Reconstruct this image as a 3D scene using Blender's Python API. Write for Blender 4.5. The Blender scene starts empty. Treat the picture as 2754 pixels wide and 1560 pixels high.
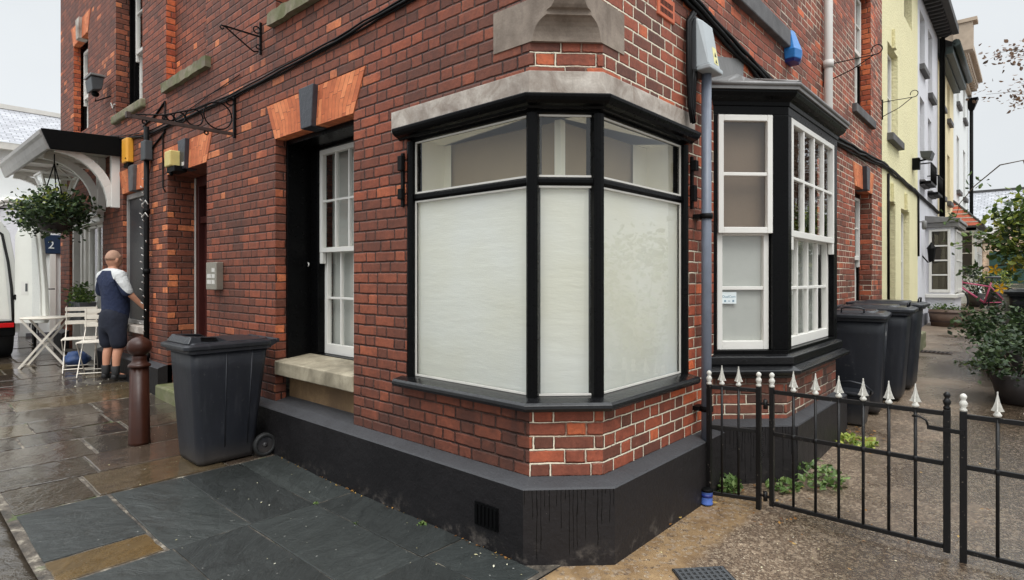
import bpy, bmesh, math, random
from mathutils import Vector, Matrix
random.seed(7)
PI = math.pi; R = math.radians
S = bpy.context.scene; COL = S.collection
# ------------------------------------------------------------------ camera, sky, sun, exposure
cam_d = bpy.data.cameras.new('camera'); cam = bpy.data.objects.new('camera', cam_d); COL.objects.link(cam)
cam.location = (1.7685, -2.441, 1.53); cam.rotation_euler = (R(90), 0, R(41.8))
cam_d.sensor_width = 36; cam_d.lens = 36 * 1570 / 2754; cam_d.shift_y = -35 / 2754
cam_d.clip_start = .05; cam_d.clip_end = 800
S.camera = cam
S.view_settings.view_transform = 'Standard'; S.view_settings.look = 'None'
S.view_settings.gamma = 1; S.view_settings.exposure = .30
W = bpy.data.worlds.new('World'); S.world = W; W.use_nodes = True
SUN_EL, SUN_AZ = 58, 125     # elevation; azimuth clockwise from +Y

class NT:
    """tiny helper for building node trees"""
    def __init__(s, tree): s.t = tree; s.n = tree.nodes; s.l = tree.links
    def set(s, sock, v):
        if isinstance(v, bpy.types.NodeSocket): s.l.new(v, sock)
        elif v is not None:
            try: sock.default_value = v
            except Exception: sock.default_value = (*v, 1)
    def node(s, typ, ins=None, **kw):
        n = s.n.new(typ)
        for k, v in kw.items(): setattr(n, k, v)
        for k, v in (ins or {}).items(): s.set(n.inputs[k], v)
        return n
    def m(s, op, a, b=None, c=None, clamp=False):
        n = s.n.new('ShaderNodeMath'); n.operation = op; n.use_clamp = clamp
        s.set(n.inputs[0], a); s.set(n.inputs[1], b); s.set(n.inputs[2], c); return n.outputs[0]
    def mix(s, f, a, b, blend='MIX'):
        n = s.n.new('ShaderNodeMix'); n.data_type = 'RGBA'; n.blend_type = blend
        s.set(n.inputs[0], f); s.set(n.inputs[6], a); s.set(n.inputs[7], b); return n.outputs[2]
    def noise(s, vec, scale, detail=3, rough=.55, dist=0):
        n = s.node('ShaderNodeTexNoise', {'Scale': scale, 'Detail': detail, 'Roughness': rough, 'Distortion': dist})
        if vec is not None: s.l.new(vec, n.inputs['Vector'])
        return n.outputs[0]
    def ramp(s, f, stops, interp='LINEAR'):
        n = s.n.new('ShaderNodeValToRGB'); n.color_ramp.interpolation = interp
        e = n.color_ramp.elements
        while len(e) < len(stops): e.new(.5)
        for q, (p, c) in zip(e, stops): q.position = p; q.color = (*c, 1) if len(c) == 3 else c
        s.set(n.inputs[0], f); return n.outputs[0]
    def step(s, x, a, b):
        n = s.n.new('ShaderNodeMapRange'); n.interpolation_type = 'SMOOTHSTEP'
        s.set(n.inputs[0], x); s.set(n.inputs[1], a); s.set(n.inputs[2], b); s.set(n.inputs[3], 0.); s.set(n.inputs[4], 1.)
        return n.outputs[0]
    def comb(s, x, y, z):
        n = s.n.new('ShaderNodeCombineXYZ'); s.set(n.inputs[0], x); s.set(n.inputs[1], y); s.set(n.inputs[2], z); return n.outputs[0]
    def sep(s, v):
        n = s.n.new('ShaderNodeSeparateXYZ'); s.l.new(v, n.inputs[0]); return n.outputs
    def bump(s, h, strength=.3, dist=.01, nrm=None):
        n = s.node('ShaderNodeBump', {'Strength': strength, 'Distance': dist, 'Height': h})
        if nrm is not None: s.l.new(nrm, n.inputs['Normal'])
        return n.outputs[0]

w = NT(W.node_tree)
for n in list(w.n): w.n.remove(n)
sky = w.node('ShaderNodeTexSky', sky_type='NISHITA', sun_disc=False, sun_elevation=R(SUN_EL), sun_rotation=R(SUN_AZ), dust_density=4., air_density=1.2)
tc = w.node('ShaderNodeTexCoord'); xyz = w.sep(tc.outputs['Generated'])
hs = w.node('ShaderNodeHueSaturation', {'Saturation': .12, 'Value': 1., 'Color': sky.outputs[0]})
up = w.m('MAXIMUM', xyz[2], 0.)
cloud = w.noise(tc.outputs['Generated'], 2.2, 4, .5)
lum = w.m('MULTIPLY', w.m('ADD', .76, w.m('MULTIPLY', w.step(up, .36, .92), 2.5)), w.m('ADD', .80, w.m('MULTIPLY', cloud, .40)))
ov = w.node('ShaderNodeVectorMath', {0: (9.3, 9.75, 10.1)}, operation='SCALE'); w.set(ov.inputs['Scale'], lum)
skyc = w.mix(.88, hs.outputs[0], ov.outputs[0])
bg = w.node('ShaderNodeBackground', {'Color': skyc, 'Strength': .10}); out = w.node('ShaderNodeOutputWorld')
w.l.new(bg.outputs[0], out.inputs[0])
sun_d = bpy.data.lights.new('sun', 'SUN'); sun_d.energy = .9; sun_d.angle = R(25); sun_d.color = (1, .965, .91)
sun = bpy.data.objects.new('sun', sun_d); COL.objects.link(sun)
_sd = Vector((math.sin(R(SUN_AZ)) * math.cos(R(SUN_EL)), math.cos(R(SUN_AZ)) * math.cos(R(SUN_EL)), math.sin(R(SUN_EL))))
sun.rotation_euler = _sd.to_track_quat('Z', 'Y').to_euler(); sun.location = (0, 0, 20)

# ------------------------------------------------------------------ materials
def srgb(r, g, b):
    f = lambda c: (c / 255 / 12.92) if c <= 10 else ((c / 255 + .055) / 1.055) ** 2.4
    return (f(r), f(g), f(b))
def newmat(name):
    m = bpy.data.materials.new(name); m.use_nodes = True; t = NT(m.node_tree)
    return m, t, t.n['Principled BSDF']
def objpos(t): return t.node('ShaderNodeNewGeometry').outputs['Position']
def plain(name, col, rough=.5, metal=0, var=.25, scale=8, bump=.15, bscale=60, bdist=.004, spec=.5, coat=0):
    m, t, b = newmat(name); p = t.node('ShaderNodeTexCoord').outputs['Object']
    n = t.noise(p, scale, 5, .6)
    k = t.m('ADD', 1 - var, t.m('MULTIPLY', n, 2 * var))
    c = t.mix(1., (*col, 1), t.comb(k, k, k), 'MULTIPLY')
    t.set(b.inputs['Base Color'], c)
    n2 = t.noise(p, bscale, 4, .6)
    t.set(b.inputs['Roughness'], t.m('ADD', rough - .12, t.m('MULTIPLY', n2, .24)))
    b.inputs['Metallic'].default_value = metal
    b.inputs['Specular IOR Level'].default_value = spec
    b.inputs['Coat Weight'].default_value = coat
    if bump: t.set(b.inputs['Normal'], t.bump(n2, bump, bdist))
    return m
def wallcoords(t):
    """metres along a wall / height, from world position and normal (walls run along X, Y or the 45 degree chamfer)"""
    g = t.node('ShaderNodeNewGeometry'); P = t.sep(g.outputs['Position']); N = t.sep(g.outputs['True Normal'])
    ax = t.m('ABSOLUTE', N[0]); ay = t.m('ABSOLUTE', N[1])
    isl = t.m('GREATER_THAN', ay, .9); isr = t.m('GREATER_THAN', ax, .9)
    isc = t.m('SUBTRACT', 1., t.m('ADD', isl, isr), clamp=True)
    ch = t.m('MULTIPLY', t.m('ADD', P[0], P[1]), .7071)
    u = t.m('ADD', t.m('MULTIPLY', isl, P[0]), t.m('ADD', t.m('MULTIPLY', isr, t.m('ADD', P[1], 40.04)), t.m('MULTIPLY', isc, t.m('ADD', ch, 80.01))))
    return u, P, isl, isr, isc, g
def brickmat(name, stops, mortar, mortar2, white_bias=0, white=(.80, .72, .56), soot=.5, mw=.0048):
    m, t, b = newmat(name)
    u, P, isl, isr, isc, g = wallcoords(t); z = P[2]
    pos = g.outputs['Position']
    wob = t.m('MULTIPLY', t.m('SUBTRACT', t.noise(pos, 9, 2), .5), .010)
    wob2 = t.m('MULTIPLY', t.m('SUBTRACT', t.noise(pos, 23, 2), .5), .009)
    zz = t.m('ADD', t.m('ADD', z, .017), wob)
    row = t.m('FLOOR', t.m('DIVIDE', zz, .075))
    odd = t.m('FLOORED_MODULO', row, 2.)
    wn = t.node('ShaderNodeTexWhiteNoise', {'W': row}, noise_dimensions='1D').outputs[0]
    uu = t.m('ADD', t.m('ADD', u, wob2), t.m('ADD', t.m('MULTIPLY', odd, .16875), t.m('MULTIPLY', wn, .07)))
    ct = t.m('DIVIDE', uu, .3375); cell = t.m('FLOOR', ct)
    f = t.m('MULTIPLY', t.m('SUBTRACT', ct, cell), .3375)
    hd = t.m('GREATER_THAN', f, .225)
    fl = t.m('SUBTRACT', f, t.m('MULTIPLY', hd, .225)); wl = t.m('SUBTRACT', .225, t.m('MULTIPLY', hd, .1125))
    du = t.m('MINIMUM', fl, t.m('SUBTRACT', wl, fl))
    fz = t.m('SUBTRACT', zz, t.m('MULTIPLY', row, .075)); dv = t.m('MINIMUM', fz, t.m('SUBTRACT', .075, fz))
    # rounded corner distance
    d = t.m('SMOOTH_MIN', du, dv, .012)
    d = t.m('ADD', d, t.m('MULTIPLY', t.m('SUBTRACT', t.noise(pos, 48, 4), .5), .0125))
    mort = t.m('SUBTRACT', 1., t.step(d, mw - .003, mw + .002))
    idv = t.comb(t.m('ADD', t.m('MULTIPLY', cell, 2.), hd), row, 0.)
    wnn = t.node('ShaderNodeTexWhiteNoise', noise_dimensions='3D'); t.l.new(idv, wnn.inputs['Vector'])
    big = t.noise(pos, .9, 3)
    val = t.m('ADD', wnn.outputs[0], t.m('MULTIPLY', t.m('SUBTRACT', big, .5), .55), clamp=True)
    c = t.ramp(val, stops)
    fine = t.noise(pos, 42, 5, .65); med = t.noise(pos, 13, 4, .6)
    k = t.m('MULTIPLY', t.m('ADD', .42, t.m('MULTIPLY', fine, 1.16)), t.m('ADD', .55, t.m('MULTIPLY', med, .9)))
    c = t.mix(1., c, t.comb(k, k, k), 'MULTIPLY')
    # soot and rain streaks
    stk = t.noise(t.comb(t.m('MULTIPLY', P[0], 4.5), t.m('MULTIPLY', P[1], 4.5), t.m('MULTIPLY', z, .55)), 1.5, 5, .65)
    c = t.mix(t.m('MULTIPLY', t.step(stk, .5, .72), soot * .8), c, (.05, .032, .028, 1))
    red = t.step(t.noise(pos, .55, 2), .45, .62); c = t.mix(t.m('MULTIPLY', red, .45), c, t.mix(1., c, (1.25, .98, .82, 1), 'MULTIPLY'))
    st = t.step(t.noise(pos, 1.3, 5, .65), .42, .75)
    low_dark = t.m('MULTIPLY', t.m('MULTIPLY', t.m('SUBTRACT', 1., t.step(z, .70, 1.0)), t.step(t.noise(pos, 2.3, 4, .65), .36, .6)), t.m('MULTIPLY', t.m('ADD', .25, t.m('MULTIPLY', isl, .75)), 1.0))  # brick darker towards the bottom, mostly on the street side
    c = t.mix(t.m('MULTIPLY', low_dark, soot), c, (.040, .020, .016, 1))
    c = t.mix(t.m('MULTIPLY', st, soot), c, (.045, .026, .022, 1))
    eff = t.m('MULTIPLY', t.step(t.noise(pos, 19, 4, .7), .66, .76), t.step(t.noise(pos, 1.7, 3), .46, .62)); c = t.mix(t.m('MULTIPLY', eff, .5), c, (*srgb(176, 140, 122), 1))
    mc = t.mix(t.step(t.noise(pos, 3.1, 4, .7), .35, .7), (*mortar, 1), (*mortar2, 1))
    mc = t.mix(1., mc, t.comb(k, k, k), 'MULTIPLY')
    c2 = t.mix(mort, c, mc)
    # raised repointing: patches with stepped outlines, following whole bricks
    isr = t.m('MULTIPLY', isr, t.m('GREATER_THAN', P[0], -1.))
    cv = t.comb(t.m('MULTIPLY', t.m('ADD', cell, t.m('MULTIPLY', hd, .6)), .3375), t.m('MULTIPLY', row, .075), t.m('ADD', t.m('MULTIPLY', isr, 3.3), t.m('MULTIPLY', isc, 7.)))
    pm = t.noise(cv, 1.35, 2, .6)
    # hand-placed: low on the chamfer and the alley side, under the shop window, and round the corbel
    low = t.m('MULTIPLY', t.m('SUBTRACT', 1., t.step(z, .52, .74)), t.m('SUBTRACT', 1., isl))
    alley = t.m('MULTIPLY', isr, .10)
    corb = t.m('MULTIPLY', t.m('MULTIPLY', isr, t.step(z, 2.6, 2.72)), t.m('SUBTRACT', 1., t.step(P[1], .85, 1.15)))
    bias = t.m('ADD', t.m('ADD', t.m('MULTIPLY', low, .10), alley), t.m('ADD', t.m('MULTIPLY', corb, .36), white_bias - .085))
    wm = t.step(t.m('ADD', pm, bias), .545, .565)
    wd = t.m('ADD', t.m('MINIMUM', du, dv), t.m('MULTIPLY', t.m('SUBTRACT', t.noise(pos, 38, 2), .5), .005))
    wl_ = t.m('MULTIPLY', t.m('MULTIPLY', t.m('SUBTRACT', 1., t.step(wd, .003, .006)), wm), t.step(t.noise(pos, 6, 4, .7), .26, .40))
    c3 = t.mix(wl_, c2, (*white, 1))
    t.set(b.inputs['Base Color'], c3)
    t.set(b.inputs['Roughness'], t.m('ADD', .55, t.m('MULTIPLY', fine, .3)))
    b.inputs['Specular IOR Level'].default_value = .35
    h = t.m('ADD', t.m('MULTIPLY', t.step(d, .001, .011), 1.), t.m('ADD', t.m('MULTIPLY', fine, .28), t.m('MULTIPLY', wnn.outputs[0], .35)))
    h = t.m('ADD', h, t.m('MULTIPLY', med, .25))
    h = t.m('ADD', t.m('MULTIPLY', h, t.m('SUBTRACT', 1., wl_)), t.m('MULTIPLY', wl_, 1.9))
    t.set(b.inputs['Normal'], t.bump(h, 1., .011))
    return m
M = {}
BR_STOPS = [(0, srgb(99, 60, 47)), (.3, srgb(114, 65, 49)), (.6, srgb(126, 70, 51)), (.9, srgb(138, 76, 54)), (.95, srgb(154, 84, 58)), (1, srgb(206, 122, 78))]
BR2_STOPS = [(0, srgb(98, 62, 50)), (.3, srgb(124, 70, 54)), (.6, srgb(144, 77, 57)), (.88, srgb(160, 84, 60)), (1, srgb(206, 108, 68))]
M['brick'] = brickmat('brick street side', BR_STOPS, srgb(46, 30, 26), srgb(88, 64, 54), white_bias=-.14)  # street mortar colour includes the dark shadow line under the bricks
M['brick_alley'] = brickmat('brick alley side', BR2_STOPS, srgb(96, 68, 58), srgb(170, 142, 122), white_bias=.085, soot=.3)
M['brick_bay'] = brickmat('brick grimy bay base', [(0, srgb(78, 60, 54)), (.4, srgb(104, 72, 62)), (.75, srgb(122, 80, 66)), (1, srgb(150, 84, 66))], srgb(96, 82, 72), srgb(150, 136, 122), white_bias=-.04, soot=.4)
M['brick_orange'] = brickmat('brick orange jamb', [(0, srgb(140, 70, 50)), (.5, srgb(172, 86, 56)), (1, srgb(198, 108, 68))], srgb(96, 60, 48), srgb(130, 92, 76), white_bias=-.5, soot=.25)
M['brick_pale'] = brickmat('brick pale far', [(0, srgb(200, 168, 140)), (1, srgb(226, 204, 178))], srgb(190, 172, 150), srgb(216, 200, 180), white_bias=-.6, soot=.05)

def archmat():
    m, t, b = newmat('rubbed brick arch'); p = objpos(t); P = t.sep(p)
    fan = t.node('ShaderNodeTexCoord').outputs['UV']; U = t.sep(fan)
    bw = .066; q = t.m('DIVIDE', U[0], bw); cell = t.m('FLOOR', q); fu = t.m('MULTIPLY', t.m('SUBTRACT', q, cell), bw)
    wn = t.node('ShaderNodeTexWhiteNoise', {'W': cell}, noise_dimensions='1D').outputs[0]
    qq = t.m('ADD', t.m('DIVIDE', U[1], .2), t.m('ADD', wn, t.m('MULTIPLY', t.m('FLOORED_MODULO', cell, 2.), .5))); c2 = t.m('FLOOR', qq); fv = t.m('MULTIPLY', t.m('SUBTRACT', qq, c2), .2)
    d = t.m('MINIMUM', t.m('MINIMUM', fu, t.m('SUBTRACT', bw, fu)), t.m('MINIMUM', fv, t.m('SUBTRACT', .2, fv)))
    d = t.m('ADD', d, t.m('MULTIPLY', t.m('SUBTRACT', t.noise(p, 40, 3), .5), .004))
    wv = t.node('ShaderNodeTexWhiteNoise', noise_dimensions='2D'); t.l.new(t.comb(cell, c2, 0.), wv.inputs['Vector'])
    c = t.ramp(wv.outputs[0], [(0, srgb(176, 92, 56)), (.5, srgb(202, 112, 68)), (1, srgb(222, 136, 88))])
    n = t.noise(p, 14, 5, .65); k = t.m('ADD', .55, t.m('MULTIPLY', n, .9)); c = t.mix(1., c, t.comb(k, k, k), 'MULTIPLY')
    c = t.mix(t.m('SUBTRACT', 1., t.step(d, .0008, .003)), c, (*srgb(120, 66, 44), 1))
    t.set(b.inputs['Base Color'], c); b.inputs['Roughness'].default_value = .8
    t.set(b.inputs['Normal'], t.bump(t.m('ADD', t.step(d, 0., .004), t.m('MULTIPLY', n, .4)), .6, .004)); return m
M['arch'] = archmat()

def stonemat(name, c0, c1, dark, scale=4, wet=0, moss=0):
    m, t, b = newmat(name); p = objpos(t)
    a = t.noise(p, scale, 6, .68, .6); bb = t.noise(p, scale * .4, 4, .6)
    st = t.sep(p); streak = t.noise(t.comb(t.m('MULTIPLY', st[0], 7.), t.m('MULTIPLY', st[1], 7.), t.m('MULTIPLY', st[2], 1.2)), 1.6, 4, .6)
    c = t.ramp(a, [(.3, c0), (.7, c1)])
    c = t.mix(t.m('MULTIPLY', t.step(bb, .45, .7), .6), c, (*dark, 1))
    c = t.mix(t.m('MULTIPLY', t.step(streak, .5, .72), .35), c, (*dark, 1))
    if moss: c = t.mix(t.m('MULTIPLY', t.step(t.noise(p, 7, 5, .65), .38, .6), moss), c, (*srgb(92, 96, 56), 1))
    f = t.noise(p, 90, 4, .6); k = t.m('ADD', .8, t.m('MULTIPLY', f, .4)); c = t.mix(1., c, t.comb(k, k, k), 'MULTIPLY')
    t.set(b.inputs['Base Color'], c)
    t.set(b.inputs['Roughness'], t.m('SUBTRACT', .85, t.m('MULTIPLY', bb, wet)))
    t.set(b.inputs['Normal'], t.bump(t.m('ADD', t.m('MULTIPLY', a, .7), t.m('MULTIPLY', f, .3)), .5, .008)); return m
M['stone'] = stonemat('weathered sandstone', srgb(140, 126, 114), srgb(206, 197, 186), srgb(112, 97, 86), scale=7)
M['stone_dark'] = stonemat('sooty sandstone', srgb(112, 98, 86), srgb(160, 146, 132), srgb(76, 64, 56))
M['sill_stone'] = stonemat('yellow sill stone', srgb(134, 124, 104), srgb(182, 171, 148), srgb(92, 84, 68), scale=6, wet=.3)
M['sill_moss'] = stonemat('mossy sill stone', srgb(112, 104, 84), srgb(150, 140, 118), srgb(72, 66, 52), moss=.7)
M['sill_grey'] = stonemat('grey sill stone', srgb(70, 68, 68), srgb(104, 102, 102), srgb(52, 48, 46), wet=.4)
M['render_brown'] = stonemat('brown render', srgb(112, 88, 62), srgb(146, 118, 84), srgb(84, 64, 46))
M['step_stone'] = stonemat('mossy step', srgb(112, 108, 84), srgb(150, 146, 116), srgb(70, 74, 46), moss=.8, wet=.4)

M['black'] = plain('black gloss paint', (.0028, .0028, .003), .3, var=.4, scale=5, bump=.3, bscale=35, bdist=.004, spec=.10)
M['black_wet'] = plain('wet black gloss paint', (.006, .006, .0065), .22, var=.4, scale=5, bump=.4, bscale=40, bdist=.005, spec=.45)
M['keystone'] = plain('blue black painted keystone', srgb(50, 52, 58), .4, var=.35, scale=14, bump=.5, bscale=26, bdist=.01)
M['black_matte'] = plain('black dull paint', (.004, .004, .004), .55, var=.4, bump=.2, spec=.1)
M['white'] = plain('white gloss paint', srgb(224, 221, 214), .38, var=.08, scale=5, bump=.12, bscale=30)
M['white_old'] = plain('white dirty paint', srgb(202, 198, 190), .5, var=.15, scale=6, bump=.2)
M['cream'] = plain('cream interior paint', srgb(246, 240, 220), .7, var=.04)
M['lead'] = plain('lead sheet', srgb(120, 118, 116), .42, metal=.25, var=.35, scale=7, bump=.4, bscale=14, bdist=.012)
M['bin'] = plain('bin plastic', srgb(40, 42, 48), .45, var=.45, scale=5, bump=.2, bscale=40, spec=.35)
M['bin_lid'] = plain('wet bin lid plastic', srgb(40, 42, 46), .30, var=.35, scale=6, bump=.25, bscale=22, bdist=.003)
def binmat(name, col, rough):
    m, t, b = newmat(name); p = t.node('ShaderNodeTexCoord').outputs['Object']; P = t.sep(p)
    st = t.noise(t.comb(t.m('MULTIPLY', P[0], 9.), t.m('MULTIPLY', P[1], 9.), t.m('MULTIPLY', P[2], 1.4)), 2.2, 5, .65); sc = t.noise(p, 26, 5, .7); big = t.noise(p, 3, 3)
    c = t.mix(t.m('MULTIPLY', t.step(st, .5, .8), .3), (*col, 1), (*srgb(74, 74, 78), 1))
    c = t.mix(t.m('MULTIPLY', t.step(sc, .62, .74), .35), c, (*srgb(112, 108, 102), 1))
    c = t.mix(t.m('MULTIPLY', t.m('SUBTRACT', 1., t.step(P[2], .0, .22)), t.m('MULTIPLY', big, .5)), c, (*srgb(96, 86, 74), 1))
    k = t.m('ADD', .6, t.m('MULTIPLY', big, .8)); c = t.mix(1., c, t.comb(k, k, k), 'MULTIPLY'); t.set(b.inputs['Base Color'], c)
    t.set(b.inputs['Roughness'], t.m('ADD', rough - .1, t.m('MULTIPLY', st, .25))); b.inputs['Specular IOR Level'].default_value = .4
    t.set(b.inputs['Normal'], t.bump(t.m('ADD', sc, t.m('MULTIPLY', big, 2.)), .18, .006)); return m
M['bin'] = binmat('bin plastic scuffed', srgb(30, 32, 38), .44); M['bin_lid'] = binmat('wet scuffed bin lid', srgb(32, 34, 38), .30)
M['rubber'] = plain('rubber', (.012, .012, .012), .7)
M['iron'] = plain('wrought iron', (.005, .0045, .0045), .5, spec=.12, var=.4, bump=.35, bscale=70)
def chipmat():
    m, t, b = newmat('chipped black railing paint'); p = objpos(t); n = t.noise(p, 70, 3, .6); c = t.mix(t.m('MULTIPLY', t.step(n, .66, .70), t.step(t.noise(p, 7, 3), .45, .6)), (.006, .0055, .0055, 1), (*srgb(122, 112, 102), 1)); t.set(b.inputs['Base Color'], c)
    b.inputs['Roughness'].default_value = .38; b.inputs['Specular IOR Level'].default_value = .3; t.set(b.inputs['Normal'], t.bump(n, .35, .003)); return m
M['rail_iron'] = chipmat()
M['rust_iron'] = plain('rusty iron', srgb(62, 46, 40), .6, var=.5, bump=.35)
M['pipe_grey'] = plain('grey pipe paint', srgb(104, 110, 122), .4, var=.3, scale=9, bump=.25, bscale=30)
M['pvc'] = plain('white pvc', srgb(196, 192, 186), .4, var=.1)
M['grey_box'] = plain('grey meter plastic', srgb(168, 174, 176), .45, var=.12)
M['grey_dark'] = plain('dark grey plastic', srgb(70, 72, 74), .5)
M['yellow'] = plain('yellow plastic', srgb(226, 160, 52), .4, var=.1)
M['yellow_label'] = plain('yellow label', srgb(222, 214, 150), .6, var=.1)
M['cream_light'] = plain('yellowed plastic diffuser', srgb(206, 186, 118), .45, var=.2, scale=14)
M['blue'] = plain('blue plastic', srgb(46, 120, 190), .35, var=.2)
M['blue_dark'] = plain('dark blue plastic', srgb(34, 48, 120), .4, var=.2)
M['blue_can'] = plain('blue tin paint', srgb(74, 104, 176), .45, var=.25, scale=30)
M['terracotta'] = plain('terracotta', srgb(196, 104, 72), .8, var=.2, scale=30)
M['brown_paint'] = plain('brown bollard paint', srgb(58, 32, 23), .34, var=.35, scale=12, bump=.2, bscale=30, spec=.3)
M['door_brown'] = plain('dark red door paint', srgb(64, 26, 22), .4, var=.3)
M['chair_white'] = plain('cream metal paint', srgb(222, 214, 200), .45, var=.1)
M['navy'] = plain('navy cloth', srgb(34, 44, 72), .85, var=.25, scale=10, bump=.5, bscale=18, bdist=.02)
M['navy_short'] = plain('dark navy cloth', srgb(26, 30, 44), .9, var=.3, scale=9, bump=.5, bscale=16, bdist=.02)
def shirtmat():
    m, t, b = newmat('navy polo with white raglan sleeves'); p = t.node('ShaderNodeTexCoord').outputs['Object']; P = t.sep(p); ax = t.m('ABSOLUTE', P[0])
    wz = t.m('ADD', ax, t.m('MULTIPLY', t.m('SUBTRACT', P[2], 1.30), .75)); wh = t.m('MULTIPLY', t.m('MAXIMUM', t.step(wz, .185, .19), t.step(P[2], 1.435, 1.438)), t.m('GREATER_THAN', P[2], 1.08))
    f = t.noise(p, 14, 5, .6); k = t.m('ADD', .75, t.m('MULTIPLY', f, .5)); c = t.mix(wh, (*srgb(32, 42, 70), 1), (*srgb(206, 206, 204), 1)); t.set(b.inputs['Base Color'], t.mix(1., c, t.comb(k, k, k), 'MULTIPLY')); b.inputs['Roughness'].default_value = .85
    t.set(b.inputs['Normal'], t.bump(t.noise(p, 9, 5, .65, 1.), .9, .03)); return m
M['polo'] = shirtmat()
M['white_cloth'] = plain('white cloth', srgb(216, 216, 214), .85, var=.1, bump=.4, bscale=16, bdist=.01)
M['skin'] = plain('skin', srgb(196, 140, 112), .55, var=.12, scale=14)
M['hair'] = plain('cropped grey hair', srgb(172, 134, 112), .8, var=.3, scale=40)
M['shoe'] = plain('black shoe', (.015, .014, .014), .6)
M['van'] = plain('van white paint', srgb(214, 214, 208), .3, var=.05, scale=3, bump=0, coat=.3)
M['van_trim'] = plain('van door trim', srgb(230, 229, 220), .5, var=.05)
M['red_lamp'] = plain('red tail lamp', srgb(196, 20, 24), .2, var=.1)
M['white_wall'] = plain('white render', srgb(226, 228, 226), .8, var=.06, scale=2, bump=.3, bscale=40)
M['navy_sign'] = plain('navy sign board', srgb(22, 46, 74), .5, var=.1)
M['yellow_wall'] = plain('yellow pebble render', srgb(234, 225, 180), .85, var=.10, scale=1.2, bump=.9, bscale=26, bdist=.03)
M['lilac_wall'] = plain('lilac grey render', srgb(217, 216, 220), .85, var=.09, scale=1.2, bump=.6, bscale=26, bdist=.02)
M['cream_wall'] = plain('cream render', srgb(236, 220, 178), .85, var=.10, scale=1.2, bump=.6, bscale=26, bdist=.02)
M['grey_plinth'] = plain('grey plinth paint', srgb(96, 96, 102), .7, var=.2)
M['board_grey'] = plain('weathered grey board', srgb(150, 146, 142), .6, var=.3, scale=6)
M['slate_roof'] = None
M['eave_dark'] = plain('dark eave timber', srgb(64, 62, 62), .7, var=.3)
M['gutter_green'] = plain('dark gutter', srgb(52, 62, 58), .5, var=.3)
M['cornice_brown'] = plain('stone cornice', srgb(176, 158, 138), .8, var=.3, scale=6)
M['green_door'] = plain('dark green gate paint', srgb(34, 66, 58), .5, var=.2)
M['wood_tub'] = plain('wet oak tub', srgb(92, 72, 60), .6, var=.4, scale=9, bump=.4)
M['pot_dark'] = plain('dark plant pot', srgb(52, 46, 44), .5, var=.3)
M['pink'] = plain('pink bicycle paint', srgb(200, 90, 120), .35)
M['bike_black'] = plain('bicycle black', (.015, .015, .016), .4)
M['chrome'] = plain('bright steel', srgb(190, 190, 190), .25, metal=.9, var=.1)
M['finial'] = plain('chipped white finial paint', srgb(200, 197, 188), .5, var=.4, scale=60, bump=.4, bscale=80)
M['bark'] = plain('bark', srgb(92, 78, 66), .85, var=.35, scale=20, bump=.6, bscale=30, bdist=.02)
M['brown_panel'] = plain('brown interior board', srgb(160, 142, 116), .75, var=.10, scale=3)
M['brown_dim'] = plain('brown bay board', srgb(112, 94, 76), .75, var=.15, scale=3)
M['curtain'] = plain('grey net curtain', srgb(176, 176, 170), .9, var=.1)
M['dark_room'] = plain('dim interior', srgb(58, 52, 46), .9, var=.2)  # flat dark colour stands in for the unlit room behind the glass
M['shutter'] = plain('dark window board', srgb(52, 52, 54), .45, var=.25, scale=4)
M['tile_red'] = plain('red clay tile', srgb(186, 92, 66), .7, var=.25, scale=12)
M['solder'] = plain('steel intercom plate', srgb(150, 144, 132), .35, metal=.6, var=.2, scale=30)
M['crisp_blue'] = plain('blue plastic bag', srgb(60, 84, 130), .5, var=.4, scale=20)
M['yellow_petal'] = plain('yellow petal', srgb(240, 190, 40), .6, var=.15)
M['sticker'] = plain('white sticker', srgb(222, 230, 230), .5, var=.03)
M['sticker_ink'] = plain('grey blue ink', srgb(120, 150, 165), .6, var=.03)

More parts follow.
